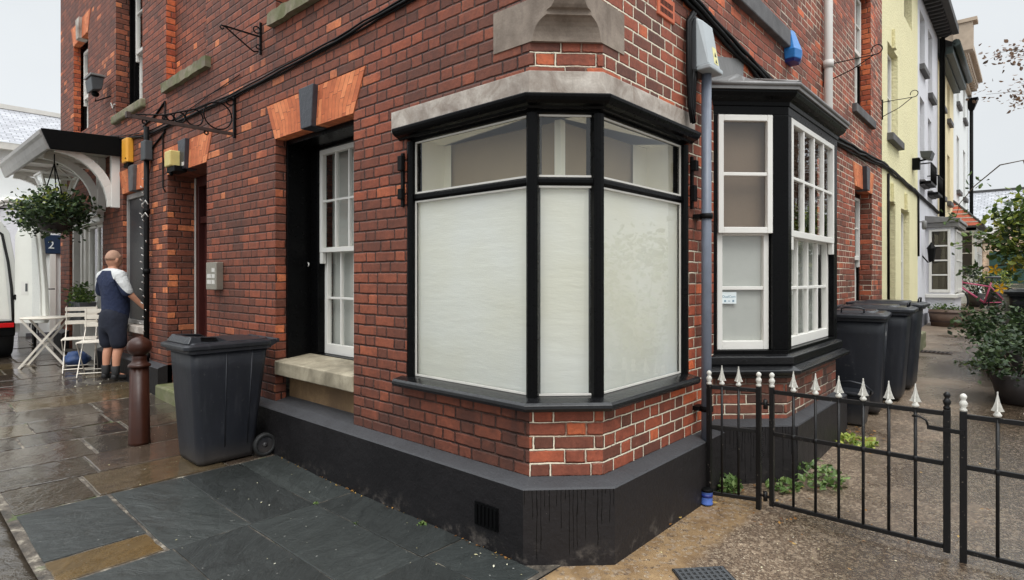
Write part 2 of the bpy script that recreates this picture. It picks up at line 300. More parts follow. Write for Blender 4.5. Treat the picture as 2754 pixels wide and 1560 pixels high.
def filmmat():
    m, t, b = newmat('white window film'); p = objpos(t); P = t.sep(p)
    a = t.noise(p, 1.0, 3); wr = t.noise(t.comb(t.m('MULTIPLY', P[0], 2.), t.m('MULTIPLY', P[1], 2.), t.m('MULTIPLY', P[2], 9.)), 2., 4, .6)
    c = t.ramp(a, [(.35, srgb(238, 236, 222)), (.65, srgb(246, 248, 247))]); t.set(b.inputs['Base Color'], c)
    b.inputs['Roughness'].default_value = .6; t.set(b.inputs['Normal'], t.bump(wr, .42, .012))
    tr = t.node('ShaderNodeBsdfTranslucent', {'Color': (.96, .96, .92, 1)}); mx = t.node('ShaderNodeMixShader', {0: .42}); t.l.new(b.outputs[0], mx.inputs[1]); t.l.new(tr.outputs[0], mx.inputs[2]); t.l.new(mx.outputs[0], t.n['Material Output'].inputs[0]); return m
M['film'] = filmmat()
def glassmat(name, tint=(1, 1, 1), refl=1., wob=.05):
    m = bpy.data.materials.new(name); m.use_nodes = True; t = NT(m.node_tree)
    for n in list(t.n): t.n.remove(n)
    p = objpos(t); nrm = t.bump(t.noise(p, 2.2, 2), wob, .05)
    tr = t.node('ShaderNodeBsdfTransparent', {'Color': (*tint, 1)}); gl = t.node('ShaderNodeBsdfGlossy', {'Color': (1, 1, 1, 1), 'Roughness': .015, 'Normal': nrm})
    g = t.node('ShaderNodeNewGeometry'); dt = t.node('ShaderNodeVectorMath', {0: g.outputs['Incoming'], 1: g.outputs['Normal']}, operation='DOT_PRODUCT')
    k = t.m('MULTIPLY', t.m('ADD', .045, t.m('MULTIPLY', t.m('POWER', t.m('SUBTRACT', 1., t.m('ABSOLUTE', dt.outputs['Value'])), 5.), .95)), 1.7 * refl, clamp=True)
    mx = t.node('ShaderNodeMixShader'); t.set(mx.inputs[0], k); t.l.new(tr.outputs[0], mx.inputs[1]); t.l.new(gl.outputs[0], mx.inputs[2])
    o = t.node('ShaderNodeOutputMaterial'); t.l.new(mx.outputs[0], o.inputs[0]); return m
M['glass'] = glassmat('window glass', (.93, .95, .93))
M['glass_old'] = glassmat('old window glass', (.98, .99, .98), .8, .035)

def plinthmat():
    m, t, b = newmat('black painted plinth'); p = objpos(t); u, P, isl, isr, isc, g = wallcoords(t)
    N = t.sep(g.outputs['True Normal'])
    a = t.noise(p, 3, 5, .6); f = t.noise(p, 70, 4, .6)
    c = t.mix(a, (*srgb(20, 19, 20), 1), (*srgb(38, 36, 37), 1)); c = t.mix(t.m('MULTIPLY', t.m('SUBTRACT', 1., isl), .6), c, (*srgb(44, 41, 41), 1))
    # paint drips / damp streaks of their own shape on the chamfered corner
    cellu = t.m('MULTIPLY', t.m('ADD', u, t.m('MULTIPLY', t.m('SUBTRACT', t.noise(t.comb(t.m('MULTIPLY', u, 6.), 0., P[2]), 5, 3), .5), .022)), 46.)
    ci = t.m('FLOOR', cellu); cf = t.m('ABSOLUTE', t.m('SUBTRACT', t.m('SUBTRACT', cellu, ci), .5))
    wn = t.node('ShaderNodeTexWhiteNoise', {'W': ci}, noise_dimensions='1D')
    ln = t.m('MULTIPLY', t.step(P[2], t.m('MULTIPLY', wn.outputs[0], .42), t.m('ADD', t.m('MULTIPLY', wn.outputs[0], .42), .03)), t.m('GREATER_THAN', wn.outputs[0], .0))
    drip = t.m('MULTIPLY', t.m('MULTIPLY', t.m('SUBTRACT', 1., t.step(cf, .07, .12)), ln), t.m('MULTIPLY', isc, t.m('LESS_THAN', t.m('ABSOLUTE', N[2]), .2)))
    c = t.mix(drip, c, (.004, .004, .004, 1))
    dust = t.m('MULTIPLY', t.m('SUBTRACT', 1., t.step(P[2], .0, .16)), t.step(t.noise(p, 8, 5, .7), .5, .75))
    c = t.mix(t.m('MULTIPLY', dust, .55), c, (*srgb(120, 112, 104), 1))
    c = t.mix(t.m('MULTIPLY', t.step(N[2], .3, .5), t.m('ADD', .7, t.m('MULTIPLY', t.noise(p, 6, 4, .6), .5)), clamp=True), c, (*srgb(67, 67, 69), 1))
    sp = t.step(t.noise(p, 55, 2), .77, .8); c = t.mix(t.m('MULTIPLY', sp, .5), c, (*srgb(120, 116, 112), 1))
    k = t.m('ADD', .8, t.m('MULTIPLY', f, .4)); c = t.mix(1., c, t.comb(k, k, k), 'MULTIPLY')
    t.set(b.inputs['Base Color'], c)
    t.set(b.inputs['Roughness'], t.m('SUBTRACT', t.m('ADD', .42, t.m('MULTIPLY', a, .16)), t.m('MULTIPLY', drip, .25)))
    b.inputs['Specular IOR Level'].default_value = .16
    t.set(b.inputs['Normal'], t.bump(t.m('ADD', t.m('MULTIPLY', f, .4), t.m('MULTIPLY', t.noise(p, 11, 4), 1.3)), .6, .010)); return m
M['plinth'] = plinthmat()

def slabmat(name, stops, wet0, wet1, pud, riven=1., sp=.5, smooth=.7):
    m, t, b = newmat(name); g = t.node('ShaderNodeNewGeometry'); p = g.outputs['Position']; rnd = g.outputs['Random Per Island']
    c = t.ramp(rnd, stops)
    sh = t.node('ShaderNodeVectorMath', operation='ADD'); t.l.new(p, sh.inputs[0]); t.set(sh.inputs[1], t.comb(t.m('MULTIPLY', rnd, 31.), t.m('MULTIPLY', rnd, 17.), 0.)); q = sh.outputs[0]
    P = t.sep(q); ang = t.m('MULTIPLY', rnd, 6.28)
    rx = t.m('ADD', t.m('MULTIPLY', P[0], t.m('COSINE', ang)), t.m('MULTIPLY', P[1], t.m('SINE', ang))); ry = t.m('SUBTRACT', t.m('MULTIPLY', P[1], t.m('COSINE', ang)), t.m('MULTIPLY', P[0], t.m('SINE', ang)))
    gr = t.noise(t.comb(rx, t.m('MULTIPLY', ry, 3.2), 0.), 3.4, 6, .62, 1.2)
    a = t.noise(q, 5, 5, .65); f = t.noise(q, 60, 4, .6); big = t.noise(p, .8, 3)
    k = t.m('MULTIPLY', t.m('ADD', .35, t.m('MULTIPLY', gr, 1.3)), t.m('ADD', .65, t.m('MULTIPLY', f, .7)))
    c = t.mix(1., c, t.comb(k, k, k), 'MULTIPLY')
    spk = t.step(t.noise(p, 34, 2), .74, .78); c = t.mix(t.m('MULTIPLY', spk, .5), c, (*srgb(190, 188, 180), 1))
    t.set(b.inputs['Base Color'], c)
    wet = t.step(t.m('ADD', t.m('MULTIPLY', big, .6), t.m('MULTIPLY', a, .4)), pud - .08, pud + .08)
    ro = t.m('ADD', t.m('MULTIPLY', wet, wet1), t.m('MULTIPLY', t.m('SUBTRACT', 1., wet), wet0))
    t.set(b.inputs['Roughness'], t.m('ADD', ro, t.m('MULTIPLY', t.m('SUBTRACT', f, .5), .08)))
    t.set(b.inputs['Specular IOR Level'], t.m('ADD', .3, t.m('MULTIPLY', wet, sp)))
    bs = t.m('SUBTRACT', 1., t.m('MULTIPLY', wet, smooth))
    hgt = t.m('MULTIPLY', t.m('ADD', t.m('MULTIPLY', gr, 1.), t.m('ADD', t.m('MULTIPLY', a, .5), t.m('MULTIPLY', f, .12))), bs)
    hgt = t.m('ADD', hgt, t.m('MULTIPLY', t.noise(q, 2.6, 3), .9)); t.set(b.inputs['Normal'], t.bump(hgt, .55 * riven, .012)); return m
M['york'] = slabmat('wet york stone', [(0, srgb(52, 44, 38)), (.3, srgb(74, 63, 53)), (.55, srgb(60, 54, 48)), (.8, srgb(82, 69, 49)), (1, srgb(45, 42, 41))], .22, .05, .43, .95, .65, .72)
M['slate'] = slabmat('slate paving', [(0, srgb(44, 47, 46)), (.5, srgb(53, 56, 54)), (1, srgb(40, 42, 41))], .5, .27, .53, 1.4, .15, .5)
M['slab_brown'] = slabmat('brown wet slab', [(0, srgb(82, 66, 42)), (1, srgb(92, 73, 42))], .34, .14, .5, .6)
def bedmat():
    m, t, b = newmat('mortar bed'); p = objpos(t); a = t.noise(p, 9, 5, .7); f = t.noise(p, 60, 3)
    c = t.ramp(a, [(.36, srgb(46, 41, 35)), (.54, srgb(84, 76, 66)), (.74, srgb(172, 163, 146))]); c = t.mix(t.m('MULTIPLY', t.step(t.noise(p, 3.5, 4), .6, .68), .8), c, (*srgb(70, 84, 40), 1))
    t.set(b.inputs['Base Color'], c); b.inputs['Roughness'].default_value = .7; t.set(b.inputs['Normal'], t.bump(t.m('ADD', a, f), .8, .01)); return m
M['bed'] = bedmat()
def aggmat():
    m, t, b = newmat('exposed aggregate path'); p = objpos(t); P = t.sep(p)
    v = t.node('ShaderNodeTexVoronoi', {'Scale': 140.}); t.l.new(p, v.inputs['Vector'])
    v2 = t.node('ShaderNodeTexVoronoi', {'Scale': 48.}); t.l.new(p, v2.inputs['Vector'])
    s = t.sep(v.outputs['Color'])[0]; s2 = t.sep(v2.outputs['Color'])[1]
    c = t.ramp(s, [(0, srgb(70, 57, 46)), (.4, srgb(97, 80, 65)), (.7, srgb(115, 97, 79)), (.9, srgb(134, 116, 96)), (1, srgb(176, 162, 140))])
    c = t.mix(t.m('MULTIPLY', t.m('GREATER_THAN', s2, .82), .35), c, (*srgb(176, 156, 132), 1))
    # smoother trowelled strip next to the wall
    edge = t.m('ADD', P[0], t.m('MULTIPLY', t.m('SUBTRACT', t.noise(p, 4, 4), .5), .16))
    strip = t.m('MULTIPLY', t.m('SUBTRACT', 1., t.step(edge, .36, .46)), t.m('SUBTRACT', 1., t.step(P[1], 1.6, 1.8)))
    sc = t.ramp(t.noise(p, 6, 6, .7), [(.3, srgb(104, 80, 54)), (.7, srgb(152, 126, 92))])
    c = t.mix(t.m('MULTIPLY', strip, t.m('SUBTRACT', 1., t.m('MULTIPLY', t.m('GREATER_THAN', s2, .70), .8))), c, sc)
    far = t.step(P[1], 5.2, 6.4); fc = t.ramp(t.noise(p, 2.2, 5, .6), [(.3, srgb(94, 80, 68)), (.7, srgb(138, 122, 106))])
    c = t.mix(t.m('MULTIPLY', far, .8), c, fc)
    damp = t.noise(p, .75, 4, .6)
    wetx = t.step(t.m('ADD', t.m('MULTIPLY', damp, .9), t.m('MULTIPLY', t.m('SUBTRACT', P[0], .9), .20)), .31, .54)
    k = t.m('SUBTRACT', 1., t.m('MULTIPLY', wetx, .52)); c = t.mix(1., c, t.comb(k, k, k), 'MULTIPLY')
    k2 = t.m('ADD', .62, t.m('MULTIPLY', t.noise(p, 2.4, 5, .65), .76)); c = t.mix(1., c, t.comb(k2, k2, k2), 'MULTIPLY')
    t.set(b.inputs['Base Color'], c)
    t.set(b.inputs['Roughness'], t.m('SUBTRACT', .55, t.m('MULTIPLY', wetx, .45))); t.set(b.inputs['Specular IOR Level'], t.m('ADD', .4, t.m('MULTIPLY', wetx, .5)))
    h = t.m('ADD', t.m('MULTIPLY', v.outputs['Distance'], -.9), t.m('MULTIPLY', t.noise(p, 3, 4), 2.))
    t.set(b.inputs['Normal'], t.bump(h, .38, .005)); return m
M['agg'] = aggmat()
def roofmat(name, c0, c1, sx=.25, sz=.16):
    m, t, b = newmat(name); tcx = t.node('ShaderNodeTexCoord').outputs['UV']
    br = t.node('ShaderNodeTexBrick', {'Scale': 1., 'Color1': (*c0, 1), 'Color2': (*c1, 1), 'Mortar': (*[q * .4 for q in c0], 1), 'Mortar Size': .012, 'Brick Width': sx, 'Row Height': sz}); t.l.new(tcx, br.inputs['Vector'])
    n = t.noise(objpos(t), 3, 4); k = t.m('ADD', .75, t.m('MULTIPLY', n, .5)); t.set(b.inputs['Base Color'], t.mix(1., br.outputs[0], t.comb(k, k, k), 'MULTIPLY'))
    b.inputs['Roughness'].default_value = .55; t.set(b.inputs['Normal'], t.bump(br.outputs[1], -.5, .02)); return m
M['slate_roof'] = roofmat('grey slate roof', srgb(132, 132, 136), srgb(160, 160, 164))
def leafmat(name, c0, c1, c2):
    m, t, b = newmat(name); g = t.node('ShaderNodeNewGeometry')
    c = t.ramp(g.outputs['Random Per Island'], [(0, c0), (.55, c1), (1, c2)]); t.set(b.inputs['Base Color'], c)
    b.inputs['Roughness'].default_value = .45; b.inputs['Specular IOR Level'].default_value = .4
    tr = t.node('ShaderNodeBsdfTranslucent'); t.l.new(c, tr.inputs['Color']); mx = t.node('ShaderNodeMixShader', {0: .25})
    t.l.new(b.outputs[0], mx.inputs[1]); t.l.new(tr.outputs[0], mx.inputs[2]); t.l.new(mx.outputs[0], t.n['Material Output'].inputs[0]); return m
M['leaf'] = leafmat('leaf mid green', srgb(44, 62, 34), srgb(74, 98, 46), srgb(112, 130, 64))
M['leaf_dark'] = leafmat('leaf dark green', srgb(32, 46, 30), srgb(52, 72, 42), srgb(84, 102, 62))
M['leaf_yel'] = leafmat('leaf yellow green', srgb(90, 112, 42), srgb(138, 152, 62), srgb(186, 184, 90))
M['leaf_weed'] = leafmat('weed leaf', srgb(66, 88, 42), srgb(96, 120, 62), srgb(132, 150, 90))
M['leaf_brown'] = leafmat('leaf autumn', srgb(88, 72, 62), srgb(120, 96, 84), srgb(146, 118, 96))
M['debris'] = leafmat('fallen leaf', srgb(90, 58, 34), srgb(150, 104, 52), srgb(190, 160, 90))
M['pale_debris'] = leafmat('pale petal litter', srgb(200, 190, 140), srgb(224, 218, 190), srgb(230, 228, 214))

# ------------------------------------------------------------------ mesh helpers
class MB:
    def __init__(s): s.v = []; s.f = []; s.sm = []; s.mi = []; s.uv = {}; s.slot = 0; s.T = None
    def addv(s, p):
        p = Vector(p)
        if s.T is not None: p = s.T @ p
        s.v.append(p); return len(s.v) - 1
    def face(s, idx, smooth=False): s.f.append(tuple(idx)); s.sm.append(smooth); s.mi.append(s.slot)
    def poly(s, pts, smooth=False): s.face([s.addv(p) for p in pts], smooth)
    def box(s, x0, x1, y0, y1, z0, z1):
        x0, x1 = sorted((x0, x1)); y0, y1 = sorted((y0, y1)); z0, z1 = sorted((z0, z1))
        i = [s.addv(p) for p in ((x0, y0, z0), (x1, y0, z0), (x1, y1, z0), (x0, y1, z0), (x0, y0, z1), (x1, y0, z1), (x1, y1, z1), (x0, y1, z1))]
        for q in ((0, 3, 2, 1), (4, 5, 6, 7), (0, 1, 5, 4), (1, 2, 6, 5), (2, 3, 7, 6), (3, 0, 4, 7)): s.face([i[k] for k in q])
    def hexa(s, p):     # 8 points, bottom ring then top ring
        i = [s.addv(q) for q in p]
        for q in ((0, 3, 2, 1), (4, 5, 6, 7), (0, 1, 5, 4), (1, 2, 6, 5), (2, 3, 7, 6), (3, 0, 4, 7)): s.face([i[k] for k in q])
    def loft(s, rings, closed=True, cap=True, smooth=False):
        ids = [[s.addv(p) for p in r] for r in rings]; n = len(ids[0])
        for a, b in zip(ids, ids[1:]):
            for k in range(n if closed else n - 1): s.face((a[k], a[(k + 1) % n], b[(k + 1) % n], b[k]), smooth)
        if cap and closed: s.face(ids[0][::-1]); s.face(ids[-1])
    def tube(s, pts, r, n=6, cap=True):
        pts = [Vector(p) for p in pts]; rs = r if isinstance(r, (list, tuple)) else [r] * len(pts); rings = []
        up0 = None
        for i, p in enumerate(pts):
            d = (pts[min(i + 1, len(pts) - 1)] - pts[max(i - 1, 0)]).normalized()
            if up0 is None: up0 = Vector((0, 0, 1)) if abs(d.z) < .9 else Vector((1, 0, 0))
            a = d.cross(up0)
            if a.length < 1e-4: a = d.orthogonal()
            a.normalize(); b = a.cross(d).normalized(); up0 = b
            rings.append([p + a * (rs[i] * math.cos(2 * PI * k / n)) + b * (rs[i] * math.sin(2 * PI * k / n)) for k in range(n)])
        s.loft(rings, True, cap, True)
    def bar(s, p, q, w, h=None):
        """square bar from p to q"""
        p, q = Vector(p), Vector(q); d = (q - p).normalized(); u = Vector((0, 0, 1)) if abs(d.z) < .95 else Vector((0, 1, 0))
        a = d.cross(u).normalized() * (w / 2); b = a.cross(d).normalized() * ((h or w) / 2)
        s.loft([[c - a - b, c + a - b, c + a + b, c - a + b] for c in (p, q)])
    def lathe(s, prof, c=(0, 0, 0), n=16, smooth=True):
        rings = [[(c[0] + r * math.cos(2 * PI * k / n), c[1] + r * math.sin(2 * PI * k / n), c[2] + z) for k in range(n)] for r, z in prof]
        s.loft(rings, True, True, smooth)
    def prism(s, poly, fn0, fn1):
        """poly: 2D outline; fn0/fn1 map (u,v) to the two end faces"""
        s.loft([[fn0(*q) for q in poly], [fn1(*q) for q in poly]])
    def sphere(s, c, r, n=12, m=8, sc=(1, 1, 1)):
        rings = [[(c[0] + sc[0] * r * math.sin(PI * j / m) * math.cos(2 * PI * k / n), c[1] + sc[1] * r * math.sin(PI * j / m) * math.sin(2 * PI * k / n), c[2] - sc[2] * r * math.cos(PI * j / m)) for k in range(n)] for j in range(1, m)]
        s.loft(rings, True, True, True)
    def build(s, name, mats, parent=None, bevel=0, seg=2, fix=True):
        me = bpy.data.meshes.new(name); o_ = Vector((0, 0, 0)); q = parent
        while q is not None: o_ = o_ + q.location; q = q.parent
        world = getattr(s, 'world', True)
        me.from_pydata([tuple(p - o_) if world else tuple(p) for p in s.v], [], s.f)
        mats = mats if isinstance(mats, list) else [mats]
        for m in mats: me.materials.append(m)
        me.polygons.foreach_set('use_smooth', s.sm); me.polygons.foreach_set('material_index', s.mi)
        if s.uv:
            l = me.uv_layers.new(name='UVMap')
            for pl in me.polygons:
                if pl.index in s.uv:
                    for li, c in zip(pl.loop_indices, s.uv[pl.index]): l.data[li].uv = c
        if fix:
            bm = bmesh.new(); bm.from_mesh(me); bmesh.ops.recalc_face_normals(bm, faces=bm.faces); bm.to_mesh(me); bm.free()
        me.update(); o = bpy.data.objects.new(name, me); COL.objects.link(o)
        if parent: o.parent = parent
        if bevel:
            b = o.modifiers.new('bevel', 'BEVEL'); b.width = bevel; b.segments = seg; b.limit_method = 'ANGLE'; b.angle_limit = R(35)
        return o
def LB(): m = MB(); m.world = False; return m
def tag(o, label=None, cat=None, group=None, kind=None):
    if label: o['label'] = label
    if cat: o['category'] = cat
    if group: o['group'] = group
    if kind: o['kind'] = kind
    return o
def thing(name, label, cat, loc=(0, 0, 0), rz=0, group=None):
    o = bpy.data.objects.new(name, None); COL.objects.link(o); o.location = loc; o.rotation_euler = (0, 0, rz); o.empty_display_size = .1
    return tag(o, label, cat, group)
def copy_tree(o, parent=None):
    c = o.copy(); COL.objects.link(c)
    if parent: c.parent = parent
    for ch in list(o.children): copy_tree(ch, c)
    return c
def gz(x, y): return .033 * max(0, -x - 2.3) + .045 * max(0, y - 1.3)
A0 = .2858        # chamfer size of the lower corner
def path(p, xl, yr, a=A0):
    return [(xl, -p), (-a + .4142 * p, -p), (p, a - .4142 * p), (p, yr)]
def corner_sweep(mb, prof, xl, yr, a=A0):
    """closed profile [(outward offset, z)...] swept round the chamfered corner"""
    rings = [[None] * len(prof) for _ in range(4)]
    for j, (p, z) in enumerate(prof):
        for i, q in enumerate(path(p, xl, yr, a)): rings[i][j] = (q[0], q[1], z)
    mb.loft(rings, True, True)
def splits(lo, hi, cuts): return sorted({lo, hi, *[c for c in cuts if lo < c < hi]})
def wall_open(mb, fn, u0, u1, z0, z1, ops, depth=.11, jamb_slot=None):
    """wall face with rectangular openings; fn(u, out, z) -> world. ops: (u0,u1,z0,z1,reveal depth)"""
    us = splits(u0, u1, [c for o in ops for c in o[:2]]); zs = splits(z0, z1, [c for o in ops for c in o[2:4]])
    for a, b in zip(us, us[1:]):
        for c, d in zip(zs, zs[1:]):
            mu, mz = (a + b) / 2, (c + d) / 2
            if any(o[0] < mu < o[1] and o[2] < mz < o[3] for o in ops): continue
            mb.poly([fn(a, 0, c), fn(b, 0, c), fn(b, 0, d), fn(a, 0, d)])
    for o in ops:
        a, b, c, d = o[:4]; e = o[4] if len(o) > 4 else depth
        c_ = max(c, z0); d_ = min(d, z1); keep = mb.slot
        if jamb_slot is not None and len(o) > 5: mb.slot = o[5]
        sd = o[6] if len(o) > 6 else 'ab'
        if 'a' in sd: mb.poly([fn(a, 0, c_), fn(a, -e, c_), fn(a, -e, d_), fn(a, 0, d_)])
        if 'b' in sd: mb.poly([fn(b, -e, c_), fn(b, 0, c_), fn(b, 0, d_), fn(b, -e, d_)])
        mb.slot = keep
        if d <= z1: mb.poly([fn(a, 0, d), fn(a, -e, d), fn(b, -e, d), fn(b, 0, d)])
        if c >= z0: mb.poly([fn(a, -e, c), fn(a, 0, c), fn(b, 0, c), fn(b, -e, c)])
FL = lambda u, o, z: (u, -o, z)       # street facade: u along X, o outwards
FR = lambda u, o, z: (o, u, z)        # alley facade: u along Y
def fbox(mb, fn, u0, u1, o0, o1, z0, z1):
    p = [fn(u, o, z) for z in (z0, z1) for u, o in ((u0, o0), (u1, o0), (u1, o1), (u0, o1))]; mb.hexa(p)
def text_mesh(name, body, size, mat, mtx, parent=None, depth=.001):
    c = bpy.data.curves.new(name, 'FONT'); c.body = body; c.size = size; c.extrude = depth; c.align_x = 'CENTER'; c.align_y = 'CENTER'
    o = bpy.data.objects.new(name, c); COL.objects.link(o); dg = bpy.context.evaluated_depsgraph_get()
    me = bpy.data.meshes.new_from_object(o.evaluated_get(dg)); bpy.data.objects.remove(o); me.materials.clear(); me.materials.append(mat)
    o_ = Vector((0, 0, 0)); q = parent
    while q is not None: o_ = o_ + q.location; q = q.parent
    me.transform(Matrix.Translation(-o_) @ mtx); r = bpy.data.objects.new(name, me); COL.objects.link(r)
    if parent: r.parent = parent
    return r
# ------------------------------------------------------------------ ground
def sheet(name, mat, xs, ys, dz, keep=lambda x, y: True):
    mb = MB(); ids = {}
    for i, x in enumerate(xs):
        for j, y in enumerate(ys): ids[i, j] = mb.addv((x, y, gz(x, y) + dz))
    for i in range(len(xs) - 1):
        for j in range(len(ys) - 1):
            if keep((xs[i] + xs[i + 1]) / 2, (ys[j] + ys[j + 1]) / 2): mb.face((ids[i, j], ids[i + 1, j], ids[i + 1, j + 1], ids[i, j + 1]))
    return tag(mb.build(name, mat, fix=False), kind='structure')
XS = [-90, -40, -20, -12, -8, -5, -2.3, -1, -.1]; YS = [-40, -12, -6, -1.84, -.9, 0, .3]
sheet('ground', M['bed'], XS, [-1.84, -.9, 0, .3, 20, 60], .005)
sheet('road', M['york'], XS + [0, 10, 60], [-60, -12, -6, -1.6], -.03)
sheet('path', M['agg'], [-.1, .3, .8, 1.3, 2, 4, 10, 60], [-1.84, -.9, 0, .4, .9, 1.3, 2, 3, 4, 6, 8, 10, 14, 20, 30, 60, 120], -.004)
def slab(mb, x0, x1, y0, y1, h, sl=0, jit=.012, slot=0, rnd=random, gap=.005):
    g = gap; mb.slot = slot
    j = lambda: rnd.uniform(-jit, jit)
    def edge(p, q, n): return [(p[0] + (q[0] - p[0]) * k / n + (rnd.uniform(-.005, .005) if k else 0), p[1] + (q[1] - p[1]) * k / n + (rnd.uniform(-.005, .005) if k else 0)) for k in range(n)]
    cs = [(x0 + g + abs(j()), y0 + g + abs(j())), (x1 - g - abs(j()), y0 + g + abs(j())), (x1 - g - abs(j()), y1 - g - abs(j())), (x0 + g + abs(j()), y1 - g - abs(j()))]
    out = []
    for a, b in zip(cs, cs[1:] + cs[:1]): out += edge(a, b, 5)
    cx = sum(p[0] for p in out) / len(out); cy = sum(p[1] for p in out) / len(out); tx, ty = rnd.uniform(-.004, .004), rnd.uniform(-.004, .004)
    def ring(k, dz): return [(cx + (x - cx) * k, cy + (y - cy) * k, gz(x, y) + dz + tx * (x - cx) + ty * (y - cy)) for x, y in out]
    ids = [[mb.addv(p) for p in r] for r in (ring(1, -.02), ring(1, h - .004), ring(.985, h))]; n = len(out)
    for a, b in zip(ids, ids[1:]):
        for k in range(n): mb.face((a[k], a[(k + 1) % n], b[(k + 1) % n], b[k]))
    mb.face(ids[-1])
rg = random.Random(11)
sl = MB()
for x0, x1, ysx in [(-2.985, -1.822, [-1.285, -.83, -.405, -.10]), (-1.822, -.705, [-1.80, -1.27, -.855, -.405, -.10]), (-.705, -.13, [-1.80, -1.3, -.85, -.39, -.10]), ]:
    for a, b in zip(ysx, ysx[1:]):
        brown = False
        slab(sl, x0, x1 - .002, a, b, .012, slot=1 if brown else 0, rnd=rg, jit=.0035, gap=.002)
slab(sl, -2.985, -2.16, -1.79, -1.29, .012, slot=0, rnd=rg, gap=.003)
slab(sl, -2.15, -1.835, -1.79, -1.30, .012, slot=1, rnd=rg, gap=.004)
tag(sl.build('slate_pavement', [M['slate'], M['slab_brown']], fix=False), kind='structure')
yk = MB(); x = -2.99
first = True
wd = [.52, .50, .58, .42, .48]
i = 0
while x > -24:
    ww = wd[i] if i < len(wd) else rg.uniform(.36, .62); y = -1.80 if i else -1.82
    ends = []
    yy = y + rg.uniform(-.4, 0) - .3 * (i % 2) - (2.5 if x < -9 else 0)
    lim = -.10 if x > -11.6 else 3.5
    while yy < lim:
        ln = rg.uniform(.55, 1.15); e = min(yy + ln, lim)
        if lim - e < .25: e = lim
        if e > -1.84 or x < -8:
            s0 = max(yy, -1.80) if x > -8 else yy
            if e - s0 > .08: slab(yk, x - ww + .007, x - .007, s0, e, .012 + rg.uniform(-.004, .004), rnd=rg, jit=.010)
        yy = e
    x -= ww; i += 1
tag(yk.build('york_stone_pavement', M['york'], fix=False), kind='structure')
# ------------------------------------------------------------------ corner building
B = thing('corner_building', 'red brick corner building with chamfered shop window corner and black painted plinth', 'building', (0, 0, 0))
XL, YR = -11.42, 8.2; ZT = 7.5; ZC = 3.02
wl = MB()
opsL = [(-3.205, -1.985, .30, 2.745, .096), (-5.9, -4.725, -.2, 2.74, .294), (-7.66, -6.62, .82, 2.68, .05), (-10.75, -8.67, -.2, 2.52, .10), (-1.36, -A0 - .0, .86, 2.52, .03, 0, 'a')]
wall_open(wl, FL, XL, -A0, -.2, ZC, [o for o in opsL], .1)
opsU = [(-7.99, -6.82, 3.82, 5.9, .17), (-5.945, -4.75, 3.83, 5.9, .098, 1), (-10.45, -9.5, 3.92, 5.46, .10, 1), (-3.2, -2.0, 3.85, 5.9, .1)]
A1 = .085
wall_open(wl, FL, XL, -A1, ZC, ZT, opsU, .1, jamb_slot=1)
wl.slot = 2
opsR = [(A0, 1.36, .86, 2.52, .03, 2, 'b'), (6.345, 7.444, .78, 2.746, .16)]
wall_open(wl, FR, A0, YR, -.2, ZC, opsR)
wall_open(wl, FR, A1, YR, ZC, ZT, [(6.34, 7.365, 3.80, 5.6, .13, 1)], jamb_slot=1)
FC = lambda u, o, z: (-A0 + u * .70711 + o * .70711, u * .70711 - o * .70711, z)
CW = A0 * 1.41421
for a, b in ((-.2, .86), (2.52, ZC)): wl.poly([FC(0, 0, a), FC(CW, 0, a), FC(CW, 0, b), FC(0, 0, b)])
wl.poly([(-A1, 0, ZC), (0, A1, ZC), (0, A1, ZT), (-A1, 0, ZT)])
wl.slot = 0
# recess backs of blocked windows, end wall, top
for u0, u1, z0, z1, dpt in [(-5.945, -4.75, 3.83, 5.9, .098), (-3.2, -2.0, 3.85, 5.9, .1)]: wl.poly([FL(u0, -dpt, z0), FL(u1, -dpt, z0), FL(u1, -dpt, z1), FL(u0, -dpt, z1)])
wl.poly([(XL, 0, -.2), (XL, 9, -.2), (XL, 9, ZT), (XL, 0, ZT)]); wl.poly([(0, YR, -.2), (-9, YR, -.2), (-9, YR, ZT), (0, YR, ZT)])
wl.poly([(XL, 0, ZT), (-A1, 0, ZT), (0, A1, ZT), (0, YR, ZT), (XL, YR, ZT)])
wl.build('wall', [M['brick'], M['brick_orange'], M['brick_alley']], B, fix=False)
# plinth, in runs so that the door stays clear
def plinth_run(u0, u1, fn, end0=True):
    mb = MB(); pr = [(.0, -.2), (.105, -.2), (.105, .402), (.094, .412), (0.002, .438)]
    mb.loft([[fn(u, p, z) for p, z in pr] for u in (u0, u1)]); return mb
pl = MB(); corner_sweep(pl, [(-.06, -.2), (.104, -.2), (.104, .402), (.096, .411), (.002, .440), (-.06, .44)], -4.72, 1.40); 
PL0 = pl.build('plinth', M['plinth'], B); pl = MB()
for a, b in ((-8.67, -5.9),): 
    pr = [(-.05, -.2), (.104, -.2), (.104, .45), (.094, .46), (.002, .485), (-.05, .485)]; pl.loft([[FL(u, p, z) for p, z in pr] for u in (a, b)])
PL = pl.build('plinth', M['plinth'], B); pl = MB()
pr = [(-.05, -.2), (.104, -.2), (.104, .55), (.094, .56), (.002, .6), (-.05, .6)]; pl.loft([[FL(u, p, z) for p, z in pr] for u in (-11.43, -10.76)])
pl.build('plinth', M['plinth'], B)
# sloped plinth top carried back into the window recess, brown panel behind it
mb = MB(); mb.hexa([(-3.203, -.001, .30), (-1.987, -.001, .30), (-1.987, .17, .30), (-3.203, .17, .30), (-3.203, -.001, .4385), (-1.987, -.001, .4385), (-1.987, .17, .475), (-3.203, .17, .475)]); mb.build('plinth_recess', M['plinth'], B)
# cast iron vent in the plinth
mb = MB(); mb.box(-.60, -.42, -.112, -.100, .13, .26)
for k in range(6): mb.box(-.588 + k * .029, -.575 + k * .029, -.118, -.111, .142, .248)
mb.build('plinth_vent', M['black'], PL0)
